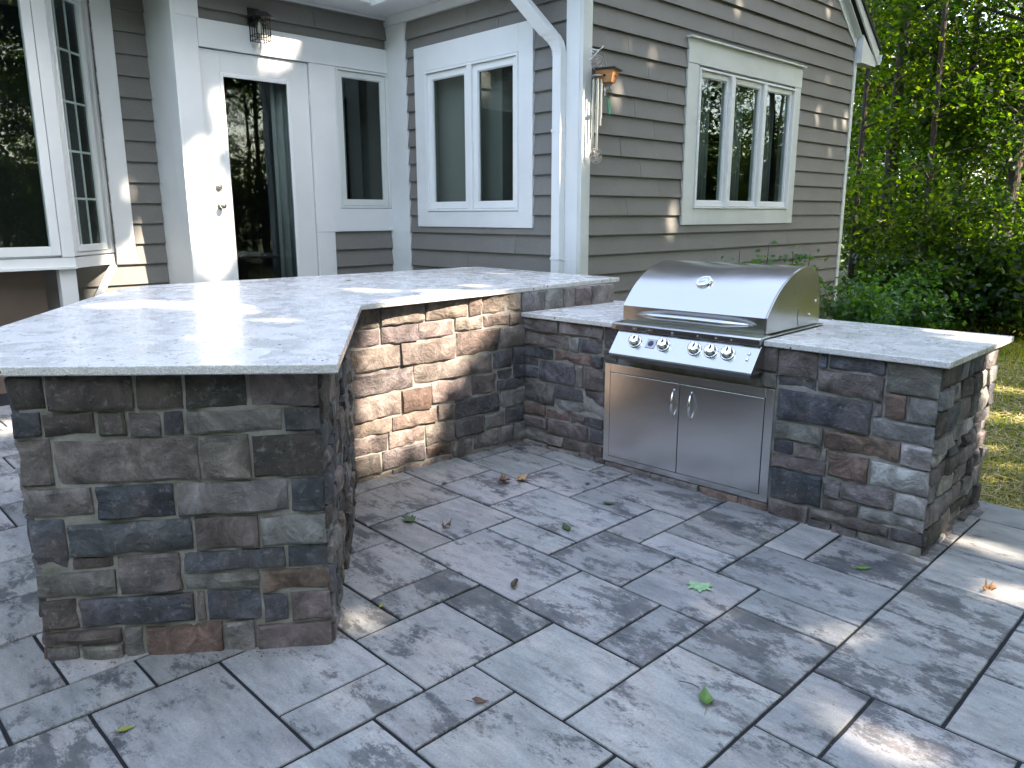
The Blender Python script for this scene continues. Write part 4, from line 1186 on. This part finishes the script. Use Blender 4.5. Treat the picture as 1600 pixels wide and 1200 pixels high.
fallen('dead_leaf', 2.781, -.164, .085, .5, 'maple', ('orange', (.50, .25, .09)), 'small orange dead leaf in the sun patch on the right', curl=.6, crumple=.5)
fallen('olive_leaf', 1.213, -3.095, .055, 1.3, 'oval', OL, 'small yellow green leaf at the bottom left of the paving', curl=.3)
fallen('green_leaf', 1.125, -2.092, .04, 2.0, 'oval', OL, 'tiny green leaf beside the end of the bar', curl=.3)
fallen('dead_leaf', .22, -1.02, .045, 1.1, 'maple', DB, 'tiny dark crumb of leaf in a joint near the bar wall', curl=.5)
fallen('dead_leaf', .78, -.40, .04, 2.1, 'maple', DB, 'tiny dark dead leaf between the bar and the grill doors', curl=.5)
fallen('seed_leaf', -1.364, -.573, .10, 2.3, 'oval', ('straw', (.28, .23, .14)), 'thin dry leaf lying on the granite bar top', curl=.15, z=BARZ+.0325)
def twig(x, y, L, a, label, r=.0013):
    z = gz(x, y)+.0065
    mb = MB(); mb.tube([(0, 0, 0), (L*.3, L*.05, .001), (L*.65, L*.04, .0015), (L, -L*.08, .0)], r, 5)
    o = mb.build('twig', M_BARK, None, loc=(x, y, z)); o.rotation_euler = (0, 0, a); tag(o, label, 'twig')
twig(2.235, -1.66, .07, .3, 'thin dark twig left of the folded green leaf')
twig(1.66, -1.42, .06, -.2, 'fine twig on the pale middle paver')
twig(1.03, -1.28, .05, 1.4, 'short bent twig on the long light paver')

# crumbs of leaf and grit caught in the joints and along the walls
def crumbs():
    rr = random.Random(12); mb = MB()
    def bit(x, y, s):
        z = gz(x, y)+.005; a = rr.uniform(0, 6.3); c, d = math.cos(a), math.sin(a)
        w = s*rr.uniform(.25, .6)
        P = [(x-c*s, y-d*s, z), (x-d*w, y+c*w, z+.001), (x+c*s, y+d*s, z+rr.uniform(0, .3*s)), (x+d*w, y-c*w, z+.001), (x, y, z+.25*s+.001)]
        mb.add(P, [(0, 3, 4), (3, 2, 4), (2, 1, 4), (1, 0, 4)])
    for i in range(260):
        r = rr.choice(PAV[:64])
        t = rr.random()
        if rr.random() < .5: x, y = (r[0]+(r[2]-r[0])*t)*MOD, rr.choice((r[1], r[3]))*MOD
        else: x, y = rr.choice((r[0], r[2]))*MOD, (r[1]+(r[3]-r[1])*t)*MOD
        if x < .02 or y > -.08 and x < 2.5: continue
        bit(x+rr.gauss(0, .006), y+rr.gauss(0, .006), rr.uniform(.002, .006))
    for i in range(170):
        t = rr.random()
        p = rr.choice((pA.lerp(pI, t)+Vector((.03, 0)), pB.lerp(pA, t)+Vector((.02, .03)), Vector((t*2.5, -.10)), pC.lerp(pB, t)+Vector((.03, -.02))))
        bit(p.x+abs(rr.gauss(0, .02)), p.y-abs(rr.gauss(0, .02)), rr.uniform(.002, .008))
    for i in range(120): bit(rr.uniform(.1, 3.2), rr.uniform(-3.2, -.2), rr.uniform(.0012, .003))
    tag(mb.build('leaf_crumbs', M_CRUMB, None), 'crumbs of dry leaf and grit in the paver joints', 'debris', kind='stuff')
M_CRUMB = m_simple('leaf_crumb', (.13, .085, .045), .9, nscale=40, namt=.6)
crumbs()

# ------------------------------------------------------------------ vegetation
def tube_into(mb, pts, rad, n=7): mb.tube(pts, rad, n)
def leaf_faces(C, S, rng, nrm=None, jit=1.0):
    """numpy kite leaves: C centres (n,3), S sizes (n,) -> verts, faces"""
    n = len(C)
    d = rng.normal(size=(n, 3)); d /= np.linalg.norm(d, axis=1)[:, None]
    if nrm is not None:
        nn = nrm + rng.normal(size=(n, 3))*jit; nn /= np.linalg.norm(nn, axis=1)[:, None]
    else:
        nn = rng.normal(size=(n, 3)); nn[:, 2] = np.abs(nn[:, 2])+.5; nn /= np.linalg.norm(nn, axis=1)[:, None]
    d = d - nn*(d*nn).sum(1)[:, None]; d /= np.linalg.norm(d, axis=1)[:, None]
    e = np.cross(nn, d)
    s = S[:, None]
    V = np.empty((n, 6, 3))
    fold = .12
    V[:, 0] = C-d*s*.5
    V[:, 1] = C-d*s*.12+e*s*.36+nn*s*fold
    V[:, 2] = C+d*s*.22+e*s*.24+nn*s*fold*.7
    V[:, 3] = C+d*s*.55
    V[:, 4] = C+d*s*.22-e*s*.24+nn*s*fold*.7
    V[:, 5] = C-d*s*.12-e*s*.36+nn*s*fold
    base = (np.arange(n)*6)[:, None]
    F = np.concatenate([base+np.array([[0, 1, 2, 3]]), base+np.array([[0, 3, 4, 5]])], axis=1).reshape(-1, 4)
    return V.reshape(-1, 3), F
def np_mesh(name, V, F, m):
    me = bpy.data.meshes.new(name)
    me.vertices.add(len(V)); me.vertices.foreach_set('co', V.astype(np.float32).ravel())
    me.loops.add(F.size); me.loops.foreach_set('vertex_index', F.astype(np.int32).ravel())
    k = F.shape[1]
    me.polygons.add(len(F)); me.polygons.foreach_set('loop_start', np.arange(0, F.size, k, dtype=np.int32)); me.polygons.foreach_set('loop_total', np.full(len(F), k, dtype=np.int32))
    me.update(calc_edges=True); me.validate(); me.materials.append(m)
    return me
def tree_meshes(seed, H, zc, R, nleaf, ls, mleaf, tr=.14, lean=0.0, gapiness=1.0):
    rr = random.Random(seed); rng = np.random.default_rng(seed)
    tb_ = MB(); top = H*.93
    pts = []; rad = []
    for i in range(10):
        t = i/9; pts.append((lean*H*t+.12*math.sin(seed+t*5)*t, .12*math.cos(seed*2+t*4)*t, top*t-.15)); rad.append(tr*(1-.88*t)*(1.25 if i == 0 else 1))
    tb_.tube(pts, rad, 9)
    clusters = []
    nb_ = 26
    for q in range(nb_):
        t = rr.uniform(max(.12, zc/H*.9), .97); k = min(8, int(t*9)); p = Vector(pts[k]).lerp(Vector(pts[k+1]), t*9-k)
        az = q*2.4+rr.uniform(-.4, .4)
        shape = math.sqrt(max(.05, 1-((t-.55)/.5)**2))
        L = R*shape*rr.uniform(.65, 1.1)
        d = Vector((math.cos(az), math.sin(az), rr.uniform(.05, .6)))
        e = p+d*L
        mid = p.lerp(e, .5)+Vector((0, 0, .12*L))
        tb_.tube([p, mid, e], [rad[k]*.38, rad[k]*.22, .008], 5)
        for w in range(5):
            c = p.lerp(e, rr.uniform(.35, 1.05))+Vector([rr.gauss(0, .16*L) for _ in range(3)])
            clusters.append((c, rr.uniform(.22, .55)*(.6+.2*R)))
    tm = bpy.data.meshes.new('trunk'); tm.from_pydata(tb_.v, [], tb_.f); tm.polygons.foreach_set('use_smooth', [True]*len(tm.polygons)); tm.materials.append(M_BARK); tm.update()
    idx = rng.integers(0, len(clusters), nleaf)
    CC = np.array([list(c[0]) for c in clusters])[idx]; RR = np.array([c[1] for c in clusters])[idx]
    off = rng.normal(size=(nleaf, 3))*RR[:, None]*np.array([.62, .62, .34])
    C = CC+off
    C[:, 2] = np.maximum(C[:, 2], .15)
    V, F = leaf_faces(C, ls*rng.uniform(.6, 1.25, nleaf), rng)
    return tm, np_mesh('crown', V, F, mleaf)
TR = []
def tree_kind(name, label, *a, **k):
    TR.append((name, label, *tree_meshes(*a, **k)))
tree_kind('maple_tree', 'tall maple with dense bright foliage', 1, 11.5, 2.0, 2.8, 14000, .088, M_LEAF, tr=.10)
tree_kind('oak_tree', 'tall oak with dark trunk and deep green foliage', 2, 13, 2.2, 3.1, 15000, .095, M_LEAFD, tr=.12, lean=.04)
tree_kind('sapling', 'young sapling leafy to the ground', 3, 5.2, .5, 1.7, 9000, .075, M_LEAF, tr=.04)
tree_kind('slender_tree', 'slender tree with a loose crown', 4, 12, 1.8, 2.3, 9500, .09, M_LEAF, tr=.055, lean=-.05)
tree_kind('bush', 'wide leafy bush', 5, 2.6, .2, 2.4, 9000, .12, M_LEAFD, tr=.03)
tcount = [0]
used_groups = {}
def plant(k, x, y, s=1.0, rot=None, label=None, group=None):
    name, lab, tm, cmh = TR[k]; tcount[0] += 1
    rr = random.Random(tcount[0]*13)
    z = lawn_z(x, y)-.02
    if group: group = group+': '+name.replace('_', ' ')+('es' if name == 'bush' else 's'); label = lab.replace(' behind the lawn', '')+(' inside the wood beyond the lawn' if group[:6] != 'trees ' or 'wood' in group else ' at the garden edge behind the viewer')
    e = empty(name, (x, y, z), rot if rot is not None else rr.uniform(0, 6.28), label or lab, 'tree', group)
    e.scale = (s, s, s*rr.uniform(.92, 1.1))
    for nm, me in (('trunk', tm), ('crown', cmh)):
        o = bpy.data.objects.new(nm, me); COL.objects.link(o); o.parent = e
    return e
# trees that stand out at the edge of the wood, then the rows behind them
CX, CY = 3.5058, -3.7103
def at(px, dist):                      # a spot on the ground by bearing from the patio and distance
    a = (px-800)/1205.05
    d = Vector((_f.x, _f.y)).normalized()*1.0 + Vector((_r.x, _r.y))*a*.98
    d.normalize(); return CX+d.x*dist, CY+d.y*dist
front = [(3, 1338, 13.0, .9, 'thin dark tree just right of the house corner'), (1, 1386, 14.0, .95, 'stout dark oak trunk right of the gable corner'),
         (3, 1452, 13.2, 1.0, 'slim tree in the middle of the wood edge'), (1, 1562, 13.5, .9, 'dark leaning oak at the right edge of the picture'),
         (3, 1412, 15.0, 1.1, 'slim tree right behind the stout oak'), (3, 1500, 14.6, 1.0, 'slim tree between the middle tree and the right-hand oak'),
         (0, 1490, 18.5, .95, 'leafy maple behind the slim trees'), (2, 1345, 17.5, 1.1, 'bright sapling against the house corner'),
         (2, 1430, 17, 1.0, 'sapling standing behind the slim tree'), (2, 1530, 16.5, .9, 'sapling behind the granite corner of the island'),
         (2, 1600, 15.0, .85, 'sapling at the far right edge of the lawn')]
for k, px, d, s, lab in front:
    x, y = at(px, d); plant(k, x, y, s, label=lab)
rr = random.Random(77)
G1 = 'trees of the wood beyond the lawn'
for row, (d0, n) in enumerate(((21, 7), (28, 8))):
    for i in range(n):
        px = 1190 + (i+rr.uniform(.15, .85))*760/n
        x, y = at(px, d0+rr.uniform(-1.6, 1.6))
        plant(rr.choice([0, 1, 0, 3] if row else [0, 1, 3, 2]), x, y, rr.uniform(.85, 1.2), group=G1)
for i in range(12):
    x, y = at(1250+(i+rr.random())*55, rr.uniform(18, 30)); plant(2, x, y, rr.uniform(.8, 1.4), group=G1)
# trees all round the garden behind the camera
G2 = 'trees around the garden'
for ri, (d0, st, ks) in enumerate(((12.5, 12, (0, 1, 2, 2)), (16, 9, (0, 1, 2, 2)), (20, 8, (0, 1, 1, 2)), (25, 7, (0, 1, 2)))):
    a = ri*3.0
    while a < 360:
        ar = math.radians(a+rr.uniform(-3, 3)); d = d0+rr.uniform(-1.2, 1.2); a += st
        x, y = 2+d*math.cos(ar), -2+d*math.sin(ar)
        if x < -4.0 and y > -9.5: continue
        if y > 5 and (x-CX) < .04*(y-CY)+1.2: continue       # the wood in view is planted above
        if y > 5 and d0 < 19: continue
        k = rr.choice(ks)
        plant(k, x, y, rr.uniform(.85, 1.1)*(1.5 if k == 2 else 1), group=G2)

for i in range(34):
    ar = math.radians(-100+i*5.6); d = rr.uniform(18, 22)
    x, y = 2+d*math.cos(ar), -2+d*math.sin(ar)
    if y > 5 and (x-CX) < .04*(y-CY)+1.2: continue
    plant(4, x, y, rr.uniform(.9, 1.5), group=G2)

# unseen trees added to block the sun; leaves left out where sun patches fall
SUN_TARGETS = [ (-3.51,-0.62,1.74,0.14), (-3.51,-0.61,1.51,0.19), (-3.51,-0.62,1.25,0.17), (-3.51,-0.46,2.30,0.05), (-3.51,-0.61,2.07,0.06), (-3.50,0.13,3.19,0.13), (-3.50,0.22,3.06,0.10), (-3.50,0.00,2.94,0.07), (-3.50,0.21,3.31,0.10), (-3.50,0.33,3.25,0.08), (-3.51,-0.41,2.22,0.05), (-3.51,-0.50,2.51,0.04), (-4.12,-0.96,1.19,0.10), (-4.12,-1.04,0.98,0.17), (-4.12,-1.24,0.93,0.16), (-4.12,-1.38,0.86,0.10), (-4.12,-0.90,1.45,0.05), (-4.12,-1.10,1.74,0.04), (-4.12,-1.00,1.36,0.06), (-4.12,-0.92,3.10,0.04), (-4.12,-0.91,2.91,0.04), (-0.90,-2.33,1.06,0.10), (-0.87,-2.18,1.06,0.12), (-0.66,-2.05,1.06,0.13), (-0.45,-1.97,1.06,0.12), (-0.19,-1.99,1.06,0.08), (0.26,-1.99,1.06,0.04), (0.54,-2.44,1.06,0.04), (-0.54,-0.85,1.06,0.05), (-0.78,-0.90,1.06,0.05), (-1.37,0.38,1.06,0.06), (-1.11,0.63,1.06,0.06), (-0.31,-0.62,1.06,0.07), (-0.40,-0.21,1.06,0.06), (-0.13,-1.13,0.87,0.13), (-0.12,-0.93,0.89,0.12), (-0.11,-0.69,0.88,0.13), (-0.10,-0.46,0.92,0.11), (-0.11,-0.74,0.67,0.14), (-0.12,-0.98,0.70,0.13), (-0.13,-1.20,0.69,0.11), (-0.13,-1.17,0.50,0.14), (-0.12,-0.94,0.42,0.12), (-0.13,-1.09,0.25,0.12), (-0.14,-1.27,0.20,0.09), (-0.11,-0.85,0.20,0.07), (-0.10,-0.52,0.77,0.09), (-0.13,-1.22,0.35,0.10), (-0.08,-0.22,0.92,0.05), (2.44,0.84,0.69,0.09), (2.44,0.86,0.51,0.09), (2.44,0.89,0.33,0.06), (2.54,0.35,-0.04,0.04), (2.64,0.36,-0.04,0.05), (2.76,0.33,-0.05,0.04), (2.82,-0.15,-0.04,0.04), (2.89,-0.06,-0.05,0.05), (2.51,-0.89,-0.03,0.04), (2.47,-1.03,-0.03,0.03), (2.74,-1.48,-0.03,0.04), (2.84,-1.48,-0.04,0.05), (2.93,-1.47,-0.04,0.04), (1.14,-2.17,-0.00,0.04), (1.17,-2.27,-0.00,0.03), (-2.79,-2.56,0.06,0.16), (2.51,-0.04,-0.04,0.03), (2.05,3.49,-0.05,0.16), (1.61,4.60,-0.05,0.14), (1.82,4.63,-0.06,0.12), (2.19,2.45,-0.05,0.05), (2.40,2.04,-0.05,0.06), (2.40,1.67,-0.05,0.05), (2.55,-1.42,-0.03,0.02), (2.08,-1.16,-0.03,0.02), (-0.80,1.33,2.22,0.06), (-0.80,1.36,2.02,0.06), (-0.80,1.38,2.40,0.05), (-0.79,2.66,1.56,0.05), (-0.79,2.65,1.38,0.04), (-0.74,6.25,2.65,0.04), (-0.79,2.25,2.85,0.03), (-0.80,1.88,2.91,0.03), (-0.75,5.71,3.04,0.03), (-0.75,5.98,2.56,0.03), (-0.75,5.52,2.67,0.03), (-0.78,3.63,3.50,0.04), (-0.75,5.56,3.79,0.04), (-0.80,1.77,2.51,0.04), (-0.94,1.27,2.15,0.05), (-0.94,1.28,2.00,0.05), (0.90,0.14,1.12,0.06) ]
SUN_TARGETS.append((2.45, .8, .9, .11)); SUN_TARGETS.append((2.2, .93, .9, .06))
def unseen_shade_trees():
    rng = np.random.default_rng(42)
    S = np.array(SUN); U_ = np.cross([0, 0, 1.], S); U_ /= np.linalg.norm(U_); W_ = np.cross(S, U_)
    n = 108000
    cen = np.array([-.4, 0.6, 1.2])
    a = rng.uniform(-9.0, 7.3, n); b = rng.uniform(-6.6, 6.2, n)
    # depth along the sun's rays: a lumpy canopy
    s = 14.5 + 1.8*np.sin(a*.8+1)*np.cos(b*.7) + rng.normal(0, 1.1, n)
    ga = np.array(SUN_TARGETS); gu = (ga[:, :3]-cen) @ U_; gw = (ga[:, :3]-cen) @ W_
    size = rng.uniform(.17, .27, n)
    keep = np.ones(n, bool)
    for u, w, r in zip(gu, gw, ga[:, 3]):
        keep &= ((a-u)**2+(b-w)**2) > (r*.97+size*.30)**2
    # thin out the outer rim
    rim = np.maximum(np.where(a > 0, a/7.4, -a/9.0), np.abs(b)/6.5); keep &= ~((rim > .9) & (rng.random(n) < (rim-.9)*8))
    a, b, s, size = a[keep], b[keep], s[keep], size[keep]
    C = cen + a[:, None]*U_ + b[:, None]*W_ + s[:, None]*S
    V, F = leaf_faces(C, size, rng, nrm=np.tile(S, (len(C), 1)), jit=.28)
    centres = cen + np.array([-5.8, 0, 5.8])[:, None]*U_ + 14.5*S
    own = np.argmin(np.abs(a[:, None]-np.array([-5.8, 0, 5.8])[None]), axis=1)
    labs = ['unseen shade tree south of the patio, crown cut for sun patches', 'unseen shade tree beside the patio, crown cut for sun patches', 'unseen shade tree at the lawn edge, crown cut for sun patches']
    for q in range(3):
        sel = own == q
        c = C[sel].mean(0); e = empty('unseen_shade_tree', (c[0]+.6, c[1], lawn_z(c[0]+.6, c[1])-.03), 0, labs[q], 'tree')
        rr = random.Random(q); tb_ = MB(); off = np.array(e.location)
        cz = C[sel][:, 2]
        pts = [Vector((.06*math.sin(i*1.3+q), .06*math.cos(i*1.1), (c[2]-off[2])*i/9)) for i in range(10)]
        tb_.tube(pts, [.24*(1-.05*i) for i in range(10)], 12)
        Cs = C[sel]
        for w in range(9):
            tgt = Cs[rr.randrange(len(Cs))]-off
            st = Vector(pts[rr.randint(6, 9)]); tv = Vector(tgt)
            mid = st.lerp(tv, .5)+Vector((0, 0, .2))
            # keep limbs out of the sun gaps
            ok = True
            for t_ in np.linspace(0, 1, 12):
                p_ = np.array(st.lerp(tv, float(t_)))+off-cen; uu, ww = p_ @ U_, p_ @ W_
                if np.any((gu-uu)**2+(gw-ww)**2 < (ga[:, 3]+.08)**2): ok = False
            if ok: tb_.tube([st, st.lerp(tv, .5), tv], [.09, .06, .02], 7)
        tb_.build('trunk', M_BARK, e, smooth=True)
        fsel = np.repeat(sel, 2)
        idx = np.where(sel)[0]
        Vs = V.reshape(-1, 6, 3)[idx].reshape(-1, 3)-off
        bs = (np.arange(len(idx))*6)[:, None]
        Fs = np.concatenate([bs+np.array([[0, 1, 2, 3]]), bs+np.array([[0, 3, 4, 5]])], axis=1).reshape(-1, 4)
        o = bpy.data.objects.new('crown', np_mesh('crown', Vs, Fs, M_LEAF)); COL.objects.link(o); o.parent = e
unseen_shade_trees()

# shrubs by the house
def shrub(x, y, R, H, n, ls, seed, label, stems=9, m=M_SHRUB, group=None):
    rng = np.random.default_rng(seed); rr = random.Random(seed)
    z = lawn_z(x, y)
    e = empty('shrub', (x, y, z), 0, label, 'shrub', group)
    mb = MB(); cl = []
    for q in range(stems):
        a = q*2.4+rr.random(); d = R*math.sqrt((q+.5)/stems)
        h = H*(1-.35*(d/R)**2)*rr.uniform(.8, 1.05)
        top = Vector((d*math.cos(a), d*math.sin(a), h))
        mb.tube([(top.x*.15, top.y*.15, -.03), (top.x*.6, top.y*.6, h*.5), top], [.012, .008, .003], 5)
        for w in range(7):
            t = rr.uniform(.3, 1.0); cl.append((Vector((top.x*(.15+.85*t), top.y*(.15+.85*t), h*t)), .10+.07*R))
    mb.build('stems', M_BARK, e)
    idx = rng.integers(0, len(cl), n)
    C = np.array([list(c[0]) for c in cl])[idx]+rng.normal(size=(n, 3))*np.array([c[1] for c in cl])[idx][:, None]*np.array([.8, .8, .55])
    C[:, 2] = np.maximum(C[:, 2], .02)
    V, F = leaf_faces(C, ls*rng.uniform(.6, 1.2, n), rng)
    o = bpy.data.objects.new('foliage', np_mesh('foliage', V, F, m)); COL.objects.link(o); o.parent = e
p = H2W(-.45, 3.2); shrub(p.x, p.y, .17, 1.34, 190, .075, 1, 'slim leafy plant against the gable wall, leftmost behind the hood', 3)
p = H2W(-.45, 3.75); shrub(p.x, p.y, .2, 1.36, 240, .075, 2, 'slim leafy plant against the gable wall, middle one behind the hood', 3)
p = H2W(-.45, 4.65); shrub(p.x, p.y, .26, 1.34, 380, .075, 3, 'slim leafy plant against the gable wall, rightmost behind the hood', 4)
p = H2W(-.25, 5.9); shrub(p.x, p.y, .55, .95, 1500, .075, 4, 'low green shrub just in front of the house corner', 12)
p = H2W(-.1, 7.3); shrub(p.x, p.y, .75, .95, 2200, .075, 5, 'wide green shrub past the house corner', 14)
p = H2W(.6, 8.6); shrub(p.x, p.y, .8, .8, 2000, .08, 6, 'dark low shrub at the start of the wood', 12, M_LEAFD)
for i, (px, d) in enumerate(((1420, 13), (1470, 12.5), (1520, 13.5), (1565, 12.2), (1610, 12.6), (1395, 15), (1490, 15.5), (1550, 15.8))):
    x, y = at(px, d); shrub(x, y, 1.0, 1.3+.25*(i % 3), 2600, .10, 30+i, 'dark undergrowth bush along the far edge of the lawn', 12, M_LEAFD, 'bushes along the far lawn edge')

# grass and straw
def blades(name, n, x0, x1, y0, y1, hgt, m, label, seed, flat=False):
    rng = np.random.default_rng(seed)
    x = rng.uniform(x0, x1, n); y = y0+(y1-y0)*rng.random(n)**1.5
    z = np.array([lawn_z(a, b) for a, b in zip(x, y)])
    ang = rng.uniform(0, 2*np.pi, n); h = hgt*rng.uniform(.5, 1.3, n)
    w = (.0022 if not flat else .0026)*(1+y*.3)
    lean = rng.uniform(.2, .9, n) if not flat else rng.uniform(8, 16, n)
    dirx, diry = np.cos(ang), np.sin(ang)
    if flat: L = rng.uniform(.06, .20, n); hx_, hz_ = L, rng.uniform(.0, .02, n)
    else: hx_, hz_ = h*lean*.6, h
    V = np.empty((n, 3, 3))
    zb = z+(0.004 if not flat else rng.uniform(.015, .04, n))
    V[:, 0] = np.stack([x-diry*w, y+dirx*w, zb], 1); V[:, 1] = np.stack([x+diry*w, y-dirx*w, zb], 1)
    V[:, 2] = np.stack([x+dirx*hx_, y+diry*hx_, zb+hz_], 1)
    F = np.arange(n*3).reshape(-1, 3)
    o = bpy.data.objects.new(name, np_mesh(name, V.reshape(-1, 3), F, m)); COL.objects.link(o)
    tag(o, label, 'grass' if not flat else 'straw', kind='stuff')
blades('grass', 90000, -.2, 5.2, 1.06, 11, .055, M_GRASS, 'short mown grass of the lawn beyond the island', 9)
blades('straw', 16000, .4, 5.0, 1.08, 6.5, .05, M_STRAW, 'loose straw scattered over the new grass', 10, True)
